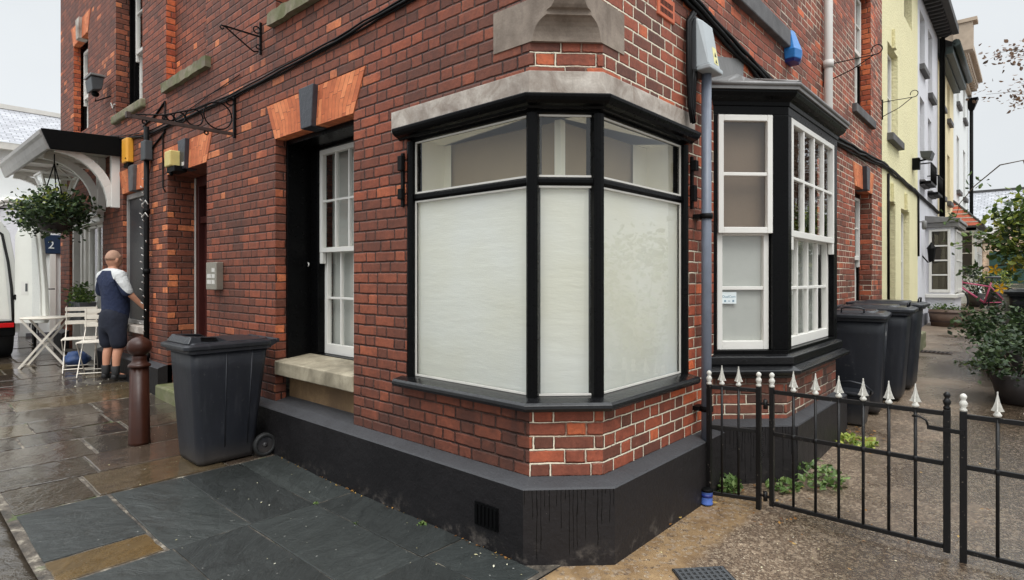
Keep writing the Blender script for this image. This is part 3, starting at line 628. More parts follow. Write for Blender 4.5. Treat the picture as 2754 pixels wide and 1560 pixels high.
# stone lintel over the shop window and corbel
mb = MB(); corner_sweep(mb, [(-.05, 2.516), (.006, 2.516), (.006, 2.658), (-.05, 2.658)], -1.522, 1.452); mb.build('stone_lintel', M['stone'], B, bevel=.004)
cb = MB(); e = .006; rings = []
prof = [(2.812, .262), (2.835, .258), (2.86, .25), (2.885, .236), (2.905, .216), (2.92, .19), (2.928, .165), (2.945, .165), (2.952, .158), (2.958, .135), (2.972, .12), (2.99, .108), (3.02, .098), (3.045, .094)]
for z, a in prof:
    rings.append([(-.553, .05, z), (-.553, -e, z), (-a, -e, z), (e, a, z), (e, .504, z), (-.05, .504, z)])
cb.loft(rings); cb.build('corbel', M['stone_dark'], B)

# ---- flat arches with keystones
def arch(fn, u0, u1, parent, flare=.155, kw=(.17, .235), z0=2.742, z1=3.055, key=True, keymat='keystone', mat='arch', ko=.05):
    c = (u0 + u1) / 2; mb = MB(); o = .006
    for sgn, ub in ((-1, u0), (1, u1)):
        ut = ub + sgn * flare; kb, kt = c + sgn * kw[0] / 2, c + sgn * kw[1] / 2; Wd = abs(ub - c) + flare / 2
        fr = [(ub, z0, 0), (kb, z0, Wd), (kt, z1, Wd), (ut, z1, 0)]; n = len(mb.f)
        mb.poly([fn(u, o, z) for u, z, _ in fr]); mb.uv[n] = [(q, .0 if z == z0 else .31) for u, z, q in fr]
        n = len(mb.f); mb.poly([fn(ub, o, z0), fn(ub, -.09, z0 - .001), fn(kb, -.09, z0 - .001), fn(kb, o, z0)]); mb.uv[n] = [(0, 0), (0, .1), (Wd, .1), (Wd, 0)]
        mb.poly([fn(ub, o, z0), fn(ub, -.02, z0), fn(ut, -.02, z1), fn(ut, o, z1)]); mb.poly([fn(ut, o, z1), fn(ut, -.02, z1), fn(kt, -.02, z1), fn(kt, o, z1)])
    a = mb.build('arch', M[mat], parent, fix=False)
    if key:
        k = MB(); k.hexa([fn(c + x_, y_, z_) for z_, hw in ((z0 - .012, kw[0] / 2 - .002), (z1 + .008, kw[1] / 2 - .002)) for x_, y_ in ((-hw, ko), (hw, ko), (hw, -.09), (-hw, -.09))]); k.build('keystone', M[keymat], parent, bevel=.006)
    return a
def sash(fn, name, parent, u0, u1, z0, z1, o, cols, rows, stile=.045, bar=.02, top=.045, bot=.06, th=.045, mat='white', glass='glass_old', horn=False):
    mb = MB()
    fbox(mb, fn, u0, u0 + stile, o - th, o, z0, z1); fbox(mb, fn, u1 - stile, u1, o - th, o, z0, z1)
    fbox(mb, fn, u0 + stile, u1 - stile, o - th + .001, o - .001, z0, z0 + bot); fbox(mb, fn, u0 + stile, u1 - stile, o - th + .001, o - .001, z1 - top, z1)
    for k in range(1, cols):
        u = u0 + stile + (u1 - u0 - 2 * stile) * k / cols; fbox(mb, fn, u - bar / 2, u + bar / 2, o - th + .008, o - .006, z0 + bot, z1 - top)
    for k in range(1, rows):
        z = z0 + bot + (z1 - top - z0 - bot) * k / rows; fbox(mb, fn, u0 + stile, u1 - stile, o - th + .009, o - .008, z - bar / 2, z + bar / 2)
    if horn:
        for a in (u0, u1 - .045): fbox(mb, fn, a + .001, a + .044, o - th + .002, o - .002, z0 - .10, z0)
    s_ = mb.build(name, M[mat], parent, bevel=.003, seg=1)
    g = MB(); og = o - .026; g.poly([fn(u0 + stile, og, z0 + bot), fn(u1 - stile, og, z0 + bot), fn(u1 - stile, og, z1 - top), fn(u0 + stile, og, z1 - top)]); g.build('pane', M[glass], parent, fix=False)
    return s_
def board(fn, name, parent, u0, u1, z0, z1, o, mat, waves=0):
    mb = MB()
    if waves:
        n = waves * 6; pts = [(u0 + (u1 - u0) * k / n, o + .018 * math.sin(k * PI / 3)) for k in range(n + 1)]
        for (a, p), (b, q) in zip(pts, pts[1:]): mb.poly([fn(a, p, z0), fn(b, q, z0), fn(b, q, z1), fn(a, p, z1)], True)
    else: fbox(mb, fn, u0, u1, o - .01, o, z0, z1)
    return mb.build(name, M[mat], parent, fix=False)

# ---- window 1 (street side, beside the shop window)
u0, u1 = -3.205, -1.985
wf = MB(); fbox(wf, FL, u0 + .001, u0 + .03, -.33, -.097, .80, 2.74); fbox(wf, FL, u1 - .03, u1 - .001, -.33, -.097, .80, 2.74)
fbox(wf, FL, u0 + .03, u0 + .145, -.42, -.325, .80, 2.70); fbox(wf, FL, u1 - .145, u1 - .03, -.42, -.325, .80, 2.70); fbox(wf, FL, u0 + .03, u1 - .03, -.33, -.097, 2.70, 2.741); fbox(wf, FL, u0 + .145, u1 - .145, -.42, -.325, .80, .835); fbox(wf, FL, u0 + .145, u1 - .145, -.42, -.325, 2.675, 2.70)
WN = wf.build('window', M['black'], B, bevel=.004)
sash(FL, 'upper_sash', WN, u0 + .146, u1 - .146, 1.75, 2.674, -.34, 4, 2, horn=True, bot=.04)
sash(FL, 'lower_sash', WN, u0 + .146, u1 - .146, .836, 1.80, -.392, 4, 2, bot=.09)
board(FL, 'blind_or_dark_backing', WN, u0 + .15, u1 - .15, .84, 2.67, -.47, 'curtain')
mb = MB(); mb.hexa([(u0 + .001, -.012, .675), (u1 - .001, -.012, .675), (u1 - .001, .32, .675), (u0 + .001, .32, .675), (u0 + .001, -.012, .795), (u1 - .001, -.012, .795), (u1 - .001, .32, .833), (u0 + .001, .32, .833)]); mb.build('sill', M['sill_stone'], WN, bevel=.008)
mb = MB(); mb.box(u0 + .001, u1 - .001, .13, .15, .44, .675); mb.build('panel', M['render_brown'], WN)
arch(FL, u0, u1, WN)
# ---- entrance door
dr = MB(); fbox(dr, FL, -5.86, -5.78, -.42, -.30, .27, 2.735); fbox(dr, FL, -4.81, -4.74, -.42, -.30, .27, 2.735); fbox(dr, FL, -5.78, -4.81, -.42, -.30, 2.62, 2.735); fbox(dr, FL, -5.78, -4.81, -.42, -.32, 2.18, 2.26); fbox(dr, FL, -5.77, -4.82, -.40, -.375, 2.26, 2.62)
fbox(dr, FL, -5.775, -4.815, -.405, -.365, .27, 2.18)
for a, b in ((-5.68, -5.34), (-5.25, -4.91)):
    for c, d in ((.45, 1.1), (1.25, 2.05)): fbox(dr, FL, a, b, -.37, -.350, c, d)
DR = dr.build('door', M['door_brown'], B, bevel=.006)
mb = MB(); mb.box(-5.899, -5.862, .296, .40, .2, 2.735); mb.build('jamb_strip', M['white_old'], DR)
mb = MB(); mb.box(-4.91, -4.87, .33, .366, 1.2, 1.24); mb.build('handle', M['chrome'], DR)
arch(FL, -5.9, -4.725, DR)
mb = MB(); mb.box(-5.92, -4.70, -.13, .32, .0, .268); mb.build('step', M['step_stone'], B, bevel=.02)
# ---- boarded window between the door and the porch
u0, u1 = -7.66, -6.62
wf = MB(); fbox(wf, FL, u0 + .001, u0 + .035, -.12, -.045, .90, 2.67); fbox(wf, FL, u1 - .035, u1 - .001, -.12, -.045, .90, 2.67); fbox(wf, FL, u0 + .035, u1 - .035, -.12, -.045, 2.60, 2.67); fbox(wf, FL, u0 + .035, u1 - .035, -.12, -.045, .90, .95)
WN = wf.build('window', M['board_grey'], B, bevel=.004); board(FL, 'shutter', WN, u0 + .035, u1 - .035, .95, 2.60, -.075, 'shutter')
mb = MB(); mb.box(u0 - .02, u1 + .02, -.05, .1, .80, .895); mb.build('sill', M['stone'], WN, bevel=.01); arch(FL, u0, u1, WN, z0=2.68, z1=3.0, keymat='sill_grey')
# ---- first floor windows
u0, u1 = -7.99, -6.82
wf = MB(); fbox(wf, FL, u0 + .001, u0 + .03, -.23, -.165, 3.82, 5.89); fbox(wf, FL, u0 + .03, u0 + .12, -.29, -.20, 3.82, 5.89); fbox(wf, FL, u1 - .12, u1 - .001, -.29, -.20, 3.82, 5.89); fbox(wf, FL, u0 + .12, u1 - .12, -.29, -.20, 3.82, 3.86)
WN = wf.build('window', M['black'], B, bevel=.004)
sash(FL, 'upper_sash', WN, u0 + .121, u1 - .121, 4.72, 5.88, -.21, 3, 2, horn=True, bot=.05); sash(FL, 'lower_sash', WN, u0 + .121, u1 - .121, 3.861, 4.76, -.258, 3, 2, bot=.08); board(FL, 'blind_or_dark_backing', WN, u0 + .12, u1 - .12, 3.87, 5.88, -.6, 'dark_room')  # backing is a dark board painted as the unlit room
mb = MB(); mb.box(-8.04, -6.70, -.055, .18, 3.70, 3.815); mb.build('sill', M['sill_moss'], WN, bevel=.02)
u0, u1 = -10.45, -9.5
wf = MB(); fbox(wf, FL, u0 + .001, u0 + .09, -.22, -.14, 3.93, 5.45); fbox(wf, FL, u1 - .09, u1 - .001, -.22, -.14, 3.93, 5.45); fbox(wf, FL, u0 + .09, u1 - .09, -.22, -.14, 5.37, 5.45)
WN = wf.build('window', M['black'], B, bevel=.004); sash(FL, 'upper_sash', WN, u0 + .091, u1 - .091, 4.55, 5.369, -.12, 2, 2, horn=True); sash(FL, 'lower_sash', WN, u0 + .091, u1 - .091, 3.93, 4.59, -.168, 2, 2); board(FL, 'blind_or_dark_backing', WN, u0 + .09, u1 - .09, 3.93, 5.37, -.5, 'dark_room')  # dark backing board in place of the unlit room
arch(FL, u0, u1, WN, z0=5.46, z1=5.78, keymat='stone', mat='arch')
for n_, (a, b, c, d) in enumerate([(-5.96, -4.62, 3.712, 3.828), (-3.25, -1.95, 3.73, 3.846)]):
    mb = MB(); rr = random.Random(n_); k = 14
    mb.loft([[(a + (b - a) * q / k, -.055 + rr.uniform(-.006, .006), c + rr.uniform(-.006, .006)), (a + (b - a) * q / k, -.058 + rr.uniform(-.008, .008), d + rr.uniform(-.012, .004)), (a + (b - a) * q / k, .095, d), (a + (b - a) * q / k, .095, c)] for q in range(k + 1)]); mb.build('sill', M['sill_moss'], B)
# ---- alley windows
def alley_window(u0, u1, z0, z1, zs, o, cols, keyz=True, sm='black', zm=.5):
    wf = MB(); fbox(wf, FR, u0 + .001, u0 + .07, o - .09, o, z0, z1 - .005); fbox(wf, FR, u1 - .07, u1 - .001, o - .09, o, z0, z1 - .005); fbox(wf, FR, u0 + .07, u1 - .07, o - .09, o, z1 - .07, z1 - .005)
    W_ = wf.build('window', M['black'], B, bevel=.004); m_ = z0 + (z1 - z0) * zm
    sash(FR, 'upper_sash', W_, u0 + .071, u1 - .071, m_, z1 - .071, o + .02, cols, 2, horn=True); sash(FR, 'lower_sash', W_, u0 + .071, u1 - .071, z0 + .01, m_ + .04, o - .03, cols, 2); board(FR, 'blind_or_dark_backing', W_, u0 + .07, u1 - .07, z0, z1 - .07, o - .4, 'dark_room')  # backing painted dark to stand for the unlit room
    mb = MB(); mb.box(-.16, .055, u0 - .14, u1 + .09, zs - .115, zs); mb.build('sill', M['sill_grey'], W_, bevel=.008); return W_
W_ = alley_window(6.345, 7.444, .80, 2.746, .79, -.16, 3); arch(FR, 6.345, 7.444, W_, z0=2.744, z1=3.05, ko=.06)
mb = MB(); fbox(mb, FR, 6.2, 7.55, -.02, .055, 2.64, 2.74); 
W_ = alley_window(6.34, 7.365, 3.81, 5.6, 3.80, -.13, 3)
mb = MB(); mb.box(-.1, .06, 2.12, 3.42, 3.70, 3.86); mb.build('sill', M['sill_grey'], B, bevel=.01)
# ---- shop window wrapped round the chamfered corner
xl, yr = -1.36, 1.36; q_ = .004
SWn = MB(); corner_sweep(SWn, [(-.10, 2.436), (-.03, 2.436), (-.03, 2.516), (-.10, 2.516)], xl + .0, yr)           # head
corner_sweep(SWn, [(-.09, 2.036), (-.035, 2.036), (-.022, 2.05), (-.022, 2.072), (-.035, 2.084), (-.09, 2.084)], xl + .05, yr - .05)
SW = SWn.build('shop_window', M['black'], B, bevel=.003)
# mullions: end posts and two angled corner posts with a rounded nose
def post(mb, cx, cy, ang, wdt, dep, z0, z1, nose=.02):
    pts = [(-wdt / 2, dep / 2), (-wdt / 2, -dep / 2 + nose), (-wdt * .32, -dep / 2 + nose * .2), (0, -dep / 2), (wdt * .32, -dep / 2 + nose * .2), (wdt / 2, -dep / 2 + nose), (wdt / 2, dep / 2)]
    c, s_ = math.cos(ang), math.sin(ang); mb.loft([[(cx + x_ * c - y_ * s_, cy + x_ * s_ + y_ * c, z) for x_, y_ in pts] for z in (z0, z1)])
for nm, cx, cy, an, wd_ in [('l', -1.338, .045, 0, .046), ('a', -.303, .055, R(22.5), .066), ('b', -.055, .303, R(67.5), .066), ('r', -.045, 1.338, R(90), .046)]:
    mb = MB(); post(mb, cx, cy, an, wd_, .10, .84, 2.432); mb.build('mullion', M['black'], SW)
cp = [(-.04, 2.458), (.012, 2.458), (.02, 2.47), (.045, 2.478), (.062, 2.492), (.07, 2.508), (.072, 2.522), (.068, 2.528), (.03, 2.532), (-.04, 2.532)]
mb = MB(); corner_sweep(mb, [(p + .0, z - .008) for p, z in cp], -1.43, 1.40); mb.build('cornice', M['black'], SW, bevel=.002)
sp = [(-.12, .80), (.05, .80), (.074, .808), (.086, .824), (.084, .842), (.07, .854), (.0, .866), (-.06, .872), (-.12, .872)]
mb = MB(); corner_sweep(mb, sp, -1.41, 1.36); mb.build('sill', M['black_wet'], SW, bevel=.002)
qz = -.045
pp = path(qz, -1.315, 1.315)
def panel(nm, i, z0, z1, off, mat, inset=.03, sub=1):
    a, b = [Vector((*p, 0)) for p in path(off, -1.315, 1.315)[i:i + 2]]; d = (b - a).normalized(); a = a + d * (inset if i else 0); b = b - d * (inset if i < 2 else 0)
    mb = MB(); mb.poly([(a.x, a.y, z0), (b.x, b.y, z0), (b.x, b.y, z1), (a.x, a.y, z1)]); return mb.build(nm, M[mat], SW, fix=False)
for i in range(3):
    panel('pane', i, .87, 2.04, -.045, 'glass_old'); panel('pane', i, 2.08, 2.432, -.045, 'glass_old'); panel('window_film', i, .872, 2.045, -.062, 'film', inset=.02)
    # cream putty bead round each light
    for z0, z1 in ((.872, 2.036), (2.084, 2.430)):
        a, b = [Vector((*p, 0)) for p in path(-.04, -1.315, 1.315)[i:i + 2]]; d = (b - a).normalized(); a = a + d * (.024 if i else 0); b = b - d * (.024 if i < 2 else 0)
        mb = MB(); w_ = .011
        n_ = Vector((d.y, -d.x, 0)) * .004
        for p, q, za, zb in ((a, a + d * w_, z0, z1), (b - d * w_, b, z0, z1), (a + d * w_, b - d * w_, z0, z0 + w_), (a + d * w_, b - d * w_, z1 - w_, z1)):
            mb.hexa([(r_.x + s_.x, r_.y + s_.y, z) for z in (za, zb) for r_, s_ in ((p, n_), (q, n_), (q, -n_), (p, -n_))])
        mb.build('glazing_bead', M['white_old'], SW)
# display box behind the glass: soffit, side cheeks, corner post, brown boards deeper in
mb = MB(); mb.poly([(*p, 2.455) for p in path(-.10, -1.36, 1.36)] + [(*p, 2.455) for p in path(-.31, -1.36, 1.36, .0)[::-1]]); mb.build('display_soffit', M['cream'], SW, fix=False)
for pts in ([(-1.335, .09), (-1.335, .312), (-1.262, .312)], [(-.09, 1.335), (-.312, 1.335), (-.312, 1.148)]):
    mb = MB(); mb.loft([[(x_, y_, z) for x_, y_ in pts] for z in (.8, 2.4545)], closed=False); mb.build('display_cheek', M['cream'], SW, fix=False)
for z0, z1, mt in ((.8, 2.0, 'cream'), (2.0, 2.7, 'brown_panel')):
    mb = MB(); mb.loft([[(x_, y_, z) for x_, y_ in ((-1.34, .33), (-.33, .33), (-.33, 1.34))] for z in (z0, z1)], closed=False); mb.build('display_back', M[mt], SW, fix=False)
mb = MB(); mb.box(-.345, -.300, .300, .345, .8, 2.456); mb.build('display_post', M['cream'], SW)
# ------------------------------------------------------------------ bay window on the alley side
BW = MB(); K = 1.77; XF = .405
def bay_path(p, y0=None):
    # canted bay outline offset outwards by p : wall, front-left, front-right, wall
    t_ = .4142
    return [(0.0, K - 1.4142 * p), (XF + p, K + XF - t_ * p), (XF + p, 3.62 + t_ * p), (0.0, 3.62 + XF + 1.4142 * p)]
def bay_sweep(mb, prof):
    rings = [[None] * len(prof) for _ in range(4)]
    for j, (p, z) in enumerate(prof):
        for i, q in enumerate(bay_path(p)): rings[i][j] = (q[0], q[1], z)
    mb.loft(rings)
def bay_band(mb, p0, p1, z0, z1): bay_sweep(mb, [(p0, z0), (p1, z0), (p1, z1), (p0, z1)])
bay_band(BW, -.09, 0, 2.735, 2.80); BAY = BW.build('bay_window', M['black'], B, bevel=.003)
mb = MB(); bay_band(mb, -.09, 0, .955, .985); mb.build('bottom_rail', M['black'], BAY, bevel=.003)
def strut(z0, z1, pts):
    mb = MB(); mb.loft([[(x_, y_, z) for x_, y_ in pts] for z in (z0, z1)]); return mb.build('corner_post', M['black'], BAY, bevel=.005)
strut(.985, 2.735, [(.001, K + .004), (.022, K + .022), (-.02, K + .07), (-.02, K + .02)])
strut(.985, 2.735, [(.325, K + .325), (XF, K + XF), (XF, K + XF + .075), (.33, K + XF + .075), (.30, K + .38)])
strut(.985, 2.735, [(XF, 3.50), (XF, 3.62), (.325, 3.70), (.29, 3.64), (.33, 3.50)])
strut(.985, 2.735, [(.001, 4.02), (.03, 3.995), (.0, 3.93), (-.02, 3.97)])
FCB = lambda u, o, z: (u * .70711 + o * .70711, K + u * .70711 - o * .70711, z)     # canted face
LW = XF * 1.41421
sash(FCB, 'upper_sash', BAY, .036, .448, 1.855, 2.732, .012, 1, 2, stile=.04, bar=.026, bot=.045)
sash(FCB, 'lower_sash', BAY, .045, .440, .987, 1.885, -.034, 1, 2, stile=.04, bar=.026, bot=.065)
fbm = MB(); fbox(fbm, FCB, .448, .462, -.06, .004, .986, 2.733); fbm.build('sash_stop', M['black'], BAY)
board(FCB, 'blind_or_dark_backing', BAY, .05, .445, 1.0, 1.87, -.075, 'curtain'); board(FCB, 'brown_board', BAY, .04, .455, 1.88, 2.74, -.09, 'brown_dim')
FB = lambda u, o, z: (XF + o, u, z)
sash(FB, 'upper_sash', BAY, 2.252, 3.498, 1.835, 2.733, .004, 4, 2, stile=.04, bar=.024, bot=.05, horn=True)
sash(FB, 'lower_sash', BAY, 2.256, 3.494, .987, 1.87, -.045, 4, 2, stile=.04, bar=.024, bot=.075)
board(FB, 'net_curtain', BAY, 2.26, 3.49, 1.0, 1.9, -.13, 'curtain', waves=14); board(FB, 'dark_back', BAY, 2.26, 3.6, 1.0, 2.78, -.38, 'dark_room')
FCR = lambda u, o, z: (XF - u * .70711 + o * .70711, 3.62 + u * .70711 + o * .70711, z)
sash(FCR, 'upper_sash', BAY, .12, .53, 1.855, 2.733, -.01, 1, 2); sash(FCR, 'lower_sash', BAY, .12, .53, .987, 1.88, -.058, 1, 2); board(FCR, 'blind_or_dark_backing', BAY, .12, .53, 1.0, 2.7, -.12, 'dark_room')  # dark board stands for the dim inside of the bay
mb = MB(); bay_sweep(mb, [(-.08, 2.80), (.008, 2.80), (.012, 2.83), (.03, 2.845), (.055, 2.86), (.07, 2.885), (.07, 2.90), (-.08, 2.90)]); mb.build('cornice', M['black'], BAY, bevel=.003)
mb = MB(); a_, b_ = bay_path(.085), bay_path(.075); lip = [(x_, y_, 2.902) for x_, y_ in a_]; lip2 = [(x_, y_, 2.945) for x_, y_ in a_]; top = [(0.0, 2.15, 3.15), (.05, 2.45, 3.14), (.05, 3.35, 3.14), (0.0, 3.65, 3.15)]
for i in range(3):
    mb.poly([lip[i], lip[i + 1], lip2[i + 1], lip2[i]])
    n_ = 5
    for k in range(n_):
        f0, f1 = k / n_, (k + 1) / n_; L0 = lambda f, r0=lip2, i=i: Vector(r0[i]).lerp(Vector(r0[i + 1]), f); T0 = lambda f, i=i: Vector(top[i]).lerp(Vector(top[i + 1]), f)
        mb.poly([L0(f0), L0(f1), T0(f1), T0(f0)])
mb.poly(lip[::-1]); mb.build('lead_roof', M['lead'], BAY, bevel=.006, fix=False)
mb = MB()
for i in (1, 2): mb.tube([lip2[i], Vector(lip2[i]).lerp(Vector(top[i]), .5), top[i]], .022, 8)
mb.tube([(p[0], p[1], 2.94) for p in a_], .016, 8); mb.build('lead_roll', M['lead'], BAY)
mb = MB(); mb.hexa([(.012, 1.66, 2.93), (.012, 2.32, 2.93), (.002, 2.32, 2.93), (.002, 1.66, 2.93), (.008, 1.66, 3.14), (.008, 2.36, 3.30), (.002, 2.36, 3.30), (.002, 1.66, 3.14)]); mb.build('lead_flashing', M['lead'], BAY)
mb = MB(); bay_sweep(mb, [(-.08, .875), (.035, .875), (.042, .89), (.042, .94), (.0, .957), (-.08, .957)]); bay_sweep(mb, [(-.08, .78), (.02, .78), (.03, .80), (.085, .815), (.10, .83), (.10, .848), (.04, .874), (-.08, .874)]); mb.build('sill', M['black_wet'], BAY, bevel=.004)
mb = MB(); q = bay_path(-.012); mb.loft([[(x_, y_, z) for x_, y_ in q] for z in (-.2, .80)], cap=False); mb.build('base', M['brick_bay'], BAY, fix=False)
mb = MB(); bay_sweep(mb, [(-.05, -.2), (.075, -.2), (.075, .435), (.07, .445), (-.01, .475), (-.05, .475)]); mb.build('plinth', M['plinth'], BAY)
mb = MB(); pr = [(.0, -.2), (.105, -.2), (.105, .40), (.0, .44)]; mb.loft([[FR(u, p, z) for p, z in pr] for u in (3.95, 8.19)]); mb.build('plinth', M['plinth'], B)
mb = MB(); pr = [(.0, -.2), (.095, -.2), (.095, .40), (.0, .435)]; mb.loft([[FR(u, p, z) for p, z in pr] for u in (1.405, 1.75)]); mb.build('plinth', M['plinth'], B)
# ---- shop front under the porch
mb = MB(); fbox(mb, FL, -10.74, -10.66, -.20, -.04, .2, 2.50); fbox(mb, FL, -10.20, -10.10, -.20, -.04, .2, 2.50); fbox(mb, FL, -8.78, -8.68, -.20, -.04, .2, 2.50); fbox(mb, FL, -10.66, -8.78, -.20, -.04, 2.38, 2.50); fbox(mb, FL, -9.86, -8.68, -.20, -.0, .2, .95)
fbox(mb, FL, -9.98, -9.86, -.20, -.04, .2, 2.38)
SF = mb.build('shop_front', M['white_old'], B, bevel=.005)
mb = MB(); fbox(mb, FL, -9.95, -8.62, -.08, .05, 2.36, 2.44); fbox(mb, FL, -9.98, -8.60, -.08, .09, 2.44, 2.52); mb.build('cornice', M['white'], SF, bevel=.008)
sash(FL, 'sash', SF, -9.86, -8.78, .96, 2.36, -.08, 2, 1, stile=.09, bar=.06, mat='white'); board(FL, 'blind_or_dark_backing', SF, -9.86, -8.78, .96, 1.55, -.16, 'white'); board(FL, 'dark_back', SF, -10.66, -8.7, .2, 2.5, -.5, 'dark_room')
# ------------------------------------------------------------------ things fixed to the corner building
def wavy(pts, n, amp, seed):
    r = random.Random(seed); out = []
    for (a, b) in zip(pts, pts[1:]):
        a, b = Vector(a), Vector(b)
        for k in range(n): out.append(a.lerp(b, k / n) + Vector((0, 0, r.uniform(-amp, amp))))
    return out + [Vector(pts[-1])]
mb = MB()
for k in range(4):
    dz = k * .014 - .02; do = .012 + .012 * (k % 2)
    mb.tube(wavy([(-.10, -do, 3.40 + dz), (-1.47, -do, 3.365 + dz), (-2.37, -do, 3.32 + dz * .8), (-4.09, -do, 3.29 + dz), (-5.26, -do, 3.31 + dz), (-6.65, -do, 3.33 + dz * 1.5), (-7.6, -do, 3.45 + dz), (-8.4, -do, 3.58 + dz)], 5, .006, k), .007 + .003 * (k == 1), 6)
tag(mb.build('cable_bundle', M['iron']), 'black cables clipped in a bundle across the street wall above the arches', 'cable')
mb = MB(); mb.tube(wavy([(-3.9, -.01, 3.47), (-4.7, -.01, 3.42), (-5.4, -.01, 3.37), (-5.9, -.01, 3.33)], 4, .004, 3), .005, 5); mb.tube([(-5.62, -.012, 3.37), (-5.95, -.012, 3.30), (-6.02, -.012, 3.22), (-6.02, -.012, 2.60), (-5.95, -.012, 2.55)], .009, 6)
mb.tube([(-5.95, -.012, 3.26), (-6.25, -.012, 3.18), (-6.5, -.012, 3.10)], .012, 6); mb.tube([(-5.95, -.012, 3.62), (-5.95, -.012, 3.35)], .008, 5); mb.tube([(-5.95, -.012, 3.62), (-6.3, -.012, 3.52), (-6.75, -.012, 3.46)], .012, 5)
tag(mb.build('cable_drop', M['iron']), 'thin black cable looping down the wall beside the entrance arch', 'cable')
mb = MB()
for k in range(5):
    dz = k * .022 - .04; do = .02 + .022 * (k % 2)
    mb.tube(wavy([(do, .5, 3.62 + dz), (do, 1.3, 3.42 + dz), (do, 2.2, 3.32 + dz), (do, 3.3, 3.21 + dz), (do, 4.5, 3.12 + dz), (do, 6.4, 3.19 + dz), (do, 8.26, 3.28 + dz * .7), (do, 9.6, 3.25 + dz * .5), (do, 11.3, 3.22 + dz * .5), (do, 13.4, 3.16 + dz * .5), (do, 15.2, 3.10 + dz * .5)], 5, .014, k + 20), .015, 6)
tag(mb.build('cable_bundle', M['iron']), 'thick black cable bundle sagging along the alley walls past the bay window', 'cable')
# electricity box, its cables and the grey service pipe
t = thing('service_pipe', 'grey painted steel pipe running down the wall beside the shop window', 'pipe', (.08, 1.465, .0))
mb = MB(); mb.tube([(.08, 1.465, .045), (.08, 1.465, 2.93)], .034, 12); mb.build('pipe', M['pipe_grey'], t)
for z in (.62, 1.95):
    mb = MB(); mb.lathe([(.038, -.018), (.044, -.018), (.044, .018), (.038, .018)], (.08, 1.465, z), 12); mb.box(.0, .05, 1.42, 1.51, z - .014, z + .014); mb.build('bracket', M['iron'], t)
t = thing('meter_box', 'grey faceted electricity box with a yellow warning label above the grey pipe', 'electric box', (.10, 1.42, 2.93))
mb = MB(); mb.box(.0, .06, 1.345, 1.56, 2.93, 3.30); mb.build('back_plate', M['grey_dark'], t, bevel=.006)
mb = MB(); f0 = [(.06, 1.34, 2.95), (.06, 1.565, 2.95), (.06, 1.565, 3.29), (.06, 1.34, 3.29)]; f1 = [(.145, 1.36, 2.965), (.145, 1.55, 2.965), (.095, 1.53, 3.27), (.095, 1.375, 3.27)]; mb.loft([f0, f1]); mb.box(.06, .16, 1.345, 1.56, 2.93, 2.962); mb.build('cover', M['grey_box'], t, bevel=.008)
mb = MB(); mb.hexa([(.1425, 1.455, 2.99), (.1425, 1.525, 2.99), (.138, 1.525, 2.99), (.138, 1.455, 2.99), (.123, 1.46, 3.11), (.123, 1.52, 3.11), (.118, 1.52, 3.11), (.118, 1.46, 3.11)]); mb.build('warning_label', M['yellow_label'], t)
mb = MB(); mb.poly([(.1425, 1.475, 3.0), (.1425, 1.505, 3.0), (.1375, 1.49, 3.03)]); mb.poly([(.135, 1.475, 3.045), (.135, 1.505, 3.045), (.130, 1.49, 3.08)]); mb.build('warning_mark', M['black'], t, fix=False)
mb = MB()
for k, dy in enumerate((-.05, -.08)):
    mb.tube([(.03, 1.44 + dy, 3.34), (.03, 1.36 + dy, 3.25), (.04, 1.34 + dy, 2.9), (.05, 1.345 + dy, 2.68), (.055, 1.37 + dy, 2.57), (.05, 1.38 + dy, 2.63), (.045, 1.405 + dy, 2.85), (.045, 1.42 + dy, 2.94)], .014, 7)
mb.tube([(.04, 1.52, 2.94), (.04, 1.53, 2.7), (.03, 1.53, 2.62)], .012, 6)
tag(mb.build('cable_loop', M['iron']), 'black cables looping under the grey electricity box', 'cable')
t = thing('air_brick', 'orange terracotta air brick let into the alley wall near the corner', 'air brick', (.0, 1.015, 3.2))
mb = MB(); mb.box(-.02, .012, .90, 1.13, 3.185, 3.33); mb.build('frame', M['terracotta'], t, bevel=.006)
mb = MB()
for i in range(9):
    for j in range(2): mb.box(.011, .0135, .93 + i * .019, .942 + i * .019, 3.21 + j * .05, 3.245 + j * .05)
mb.build('grille', M['black_matte'], t)
t = thing('alarm_box', 'blue tapered alarm box high on the alley wall beside the white pipe', 'alarm box', (.0, 3.50, 3.6))
mb = MB(); mb.loft([[(.0, 3.42, 3.60), (.09, 3.42, 3.60), (.12, 3.52, 3.60), (.09, 3.62, 3.60), (.0, 3.62, 3.60)], [(.0, 3.40, 3.68), (.10, 3.40, 3.68), (.13, 3.52, 3.68), (.10, 3.64, 3.68), (.0, 3.64, 3.68)], [(.0, 3.46, 3.88), (.05, 3.46, 3.88), (.06, 3.52, 3.88), (.05, 3.58, 3.88), (.0, 3.58, 3.88)]]); mb.build('cover', M['blue'], t, bevel=.008)
mb = MB(); mb.loft([[(.0, 3.44, 3.575), (.08, 3.44, 3.575), (.10, 3.52, 3.575), (.08, 3.60, 3.575), (.0, 3.60, 3.575)], [(.0, 3.42, 3.599), (.09, 3.42, 3.599), (.12, 3.52, 3.599), (.09, 3.62, 3.599), (.0, 3.62, 3.599)]]); mb.build('base', M['blue_dark'], t)
mb = MB(); mb.tube([(.06, 4.76, .0), (.06, 4.76, 7.4)], .045, 12)
for z in (1.4, 3.9, 5.4): mb.lathe([(.047, -.04), (.056, -.04), (.056, .04), (.047, .04)], (.06, 4.76, z), 12)
tag(mb.build('rain_pipe', M['pvc']), 'white plastic rain pipe on the brick wall behind the bay roof', 'pipe')
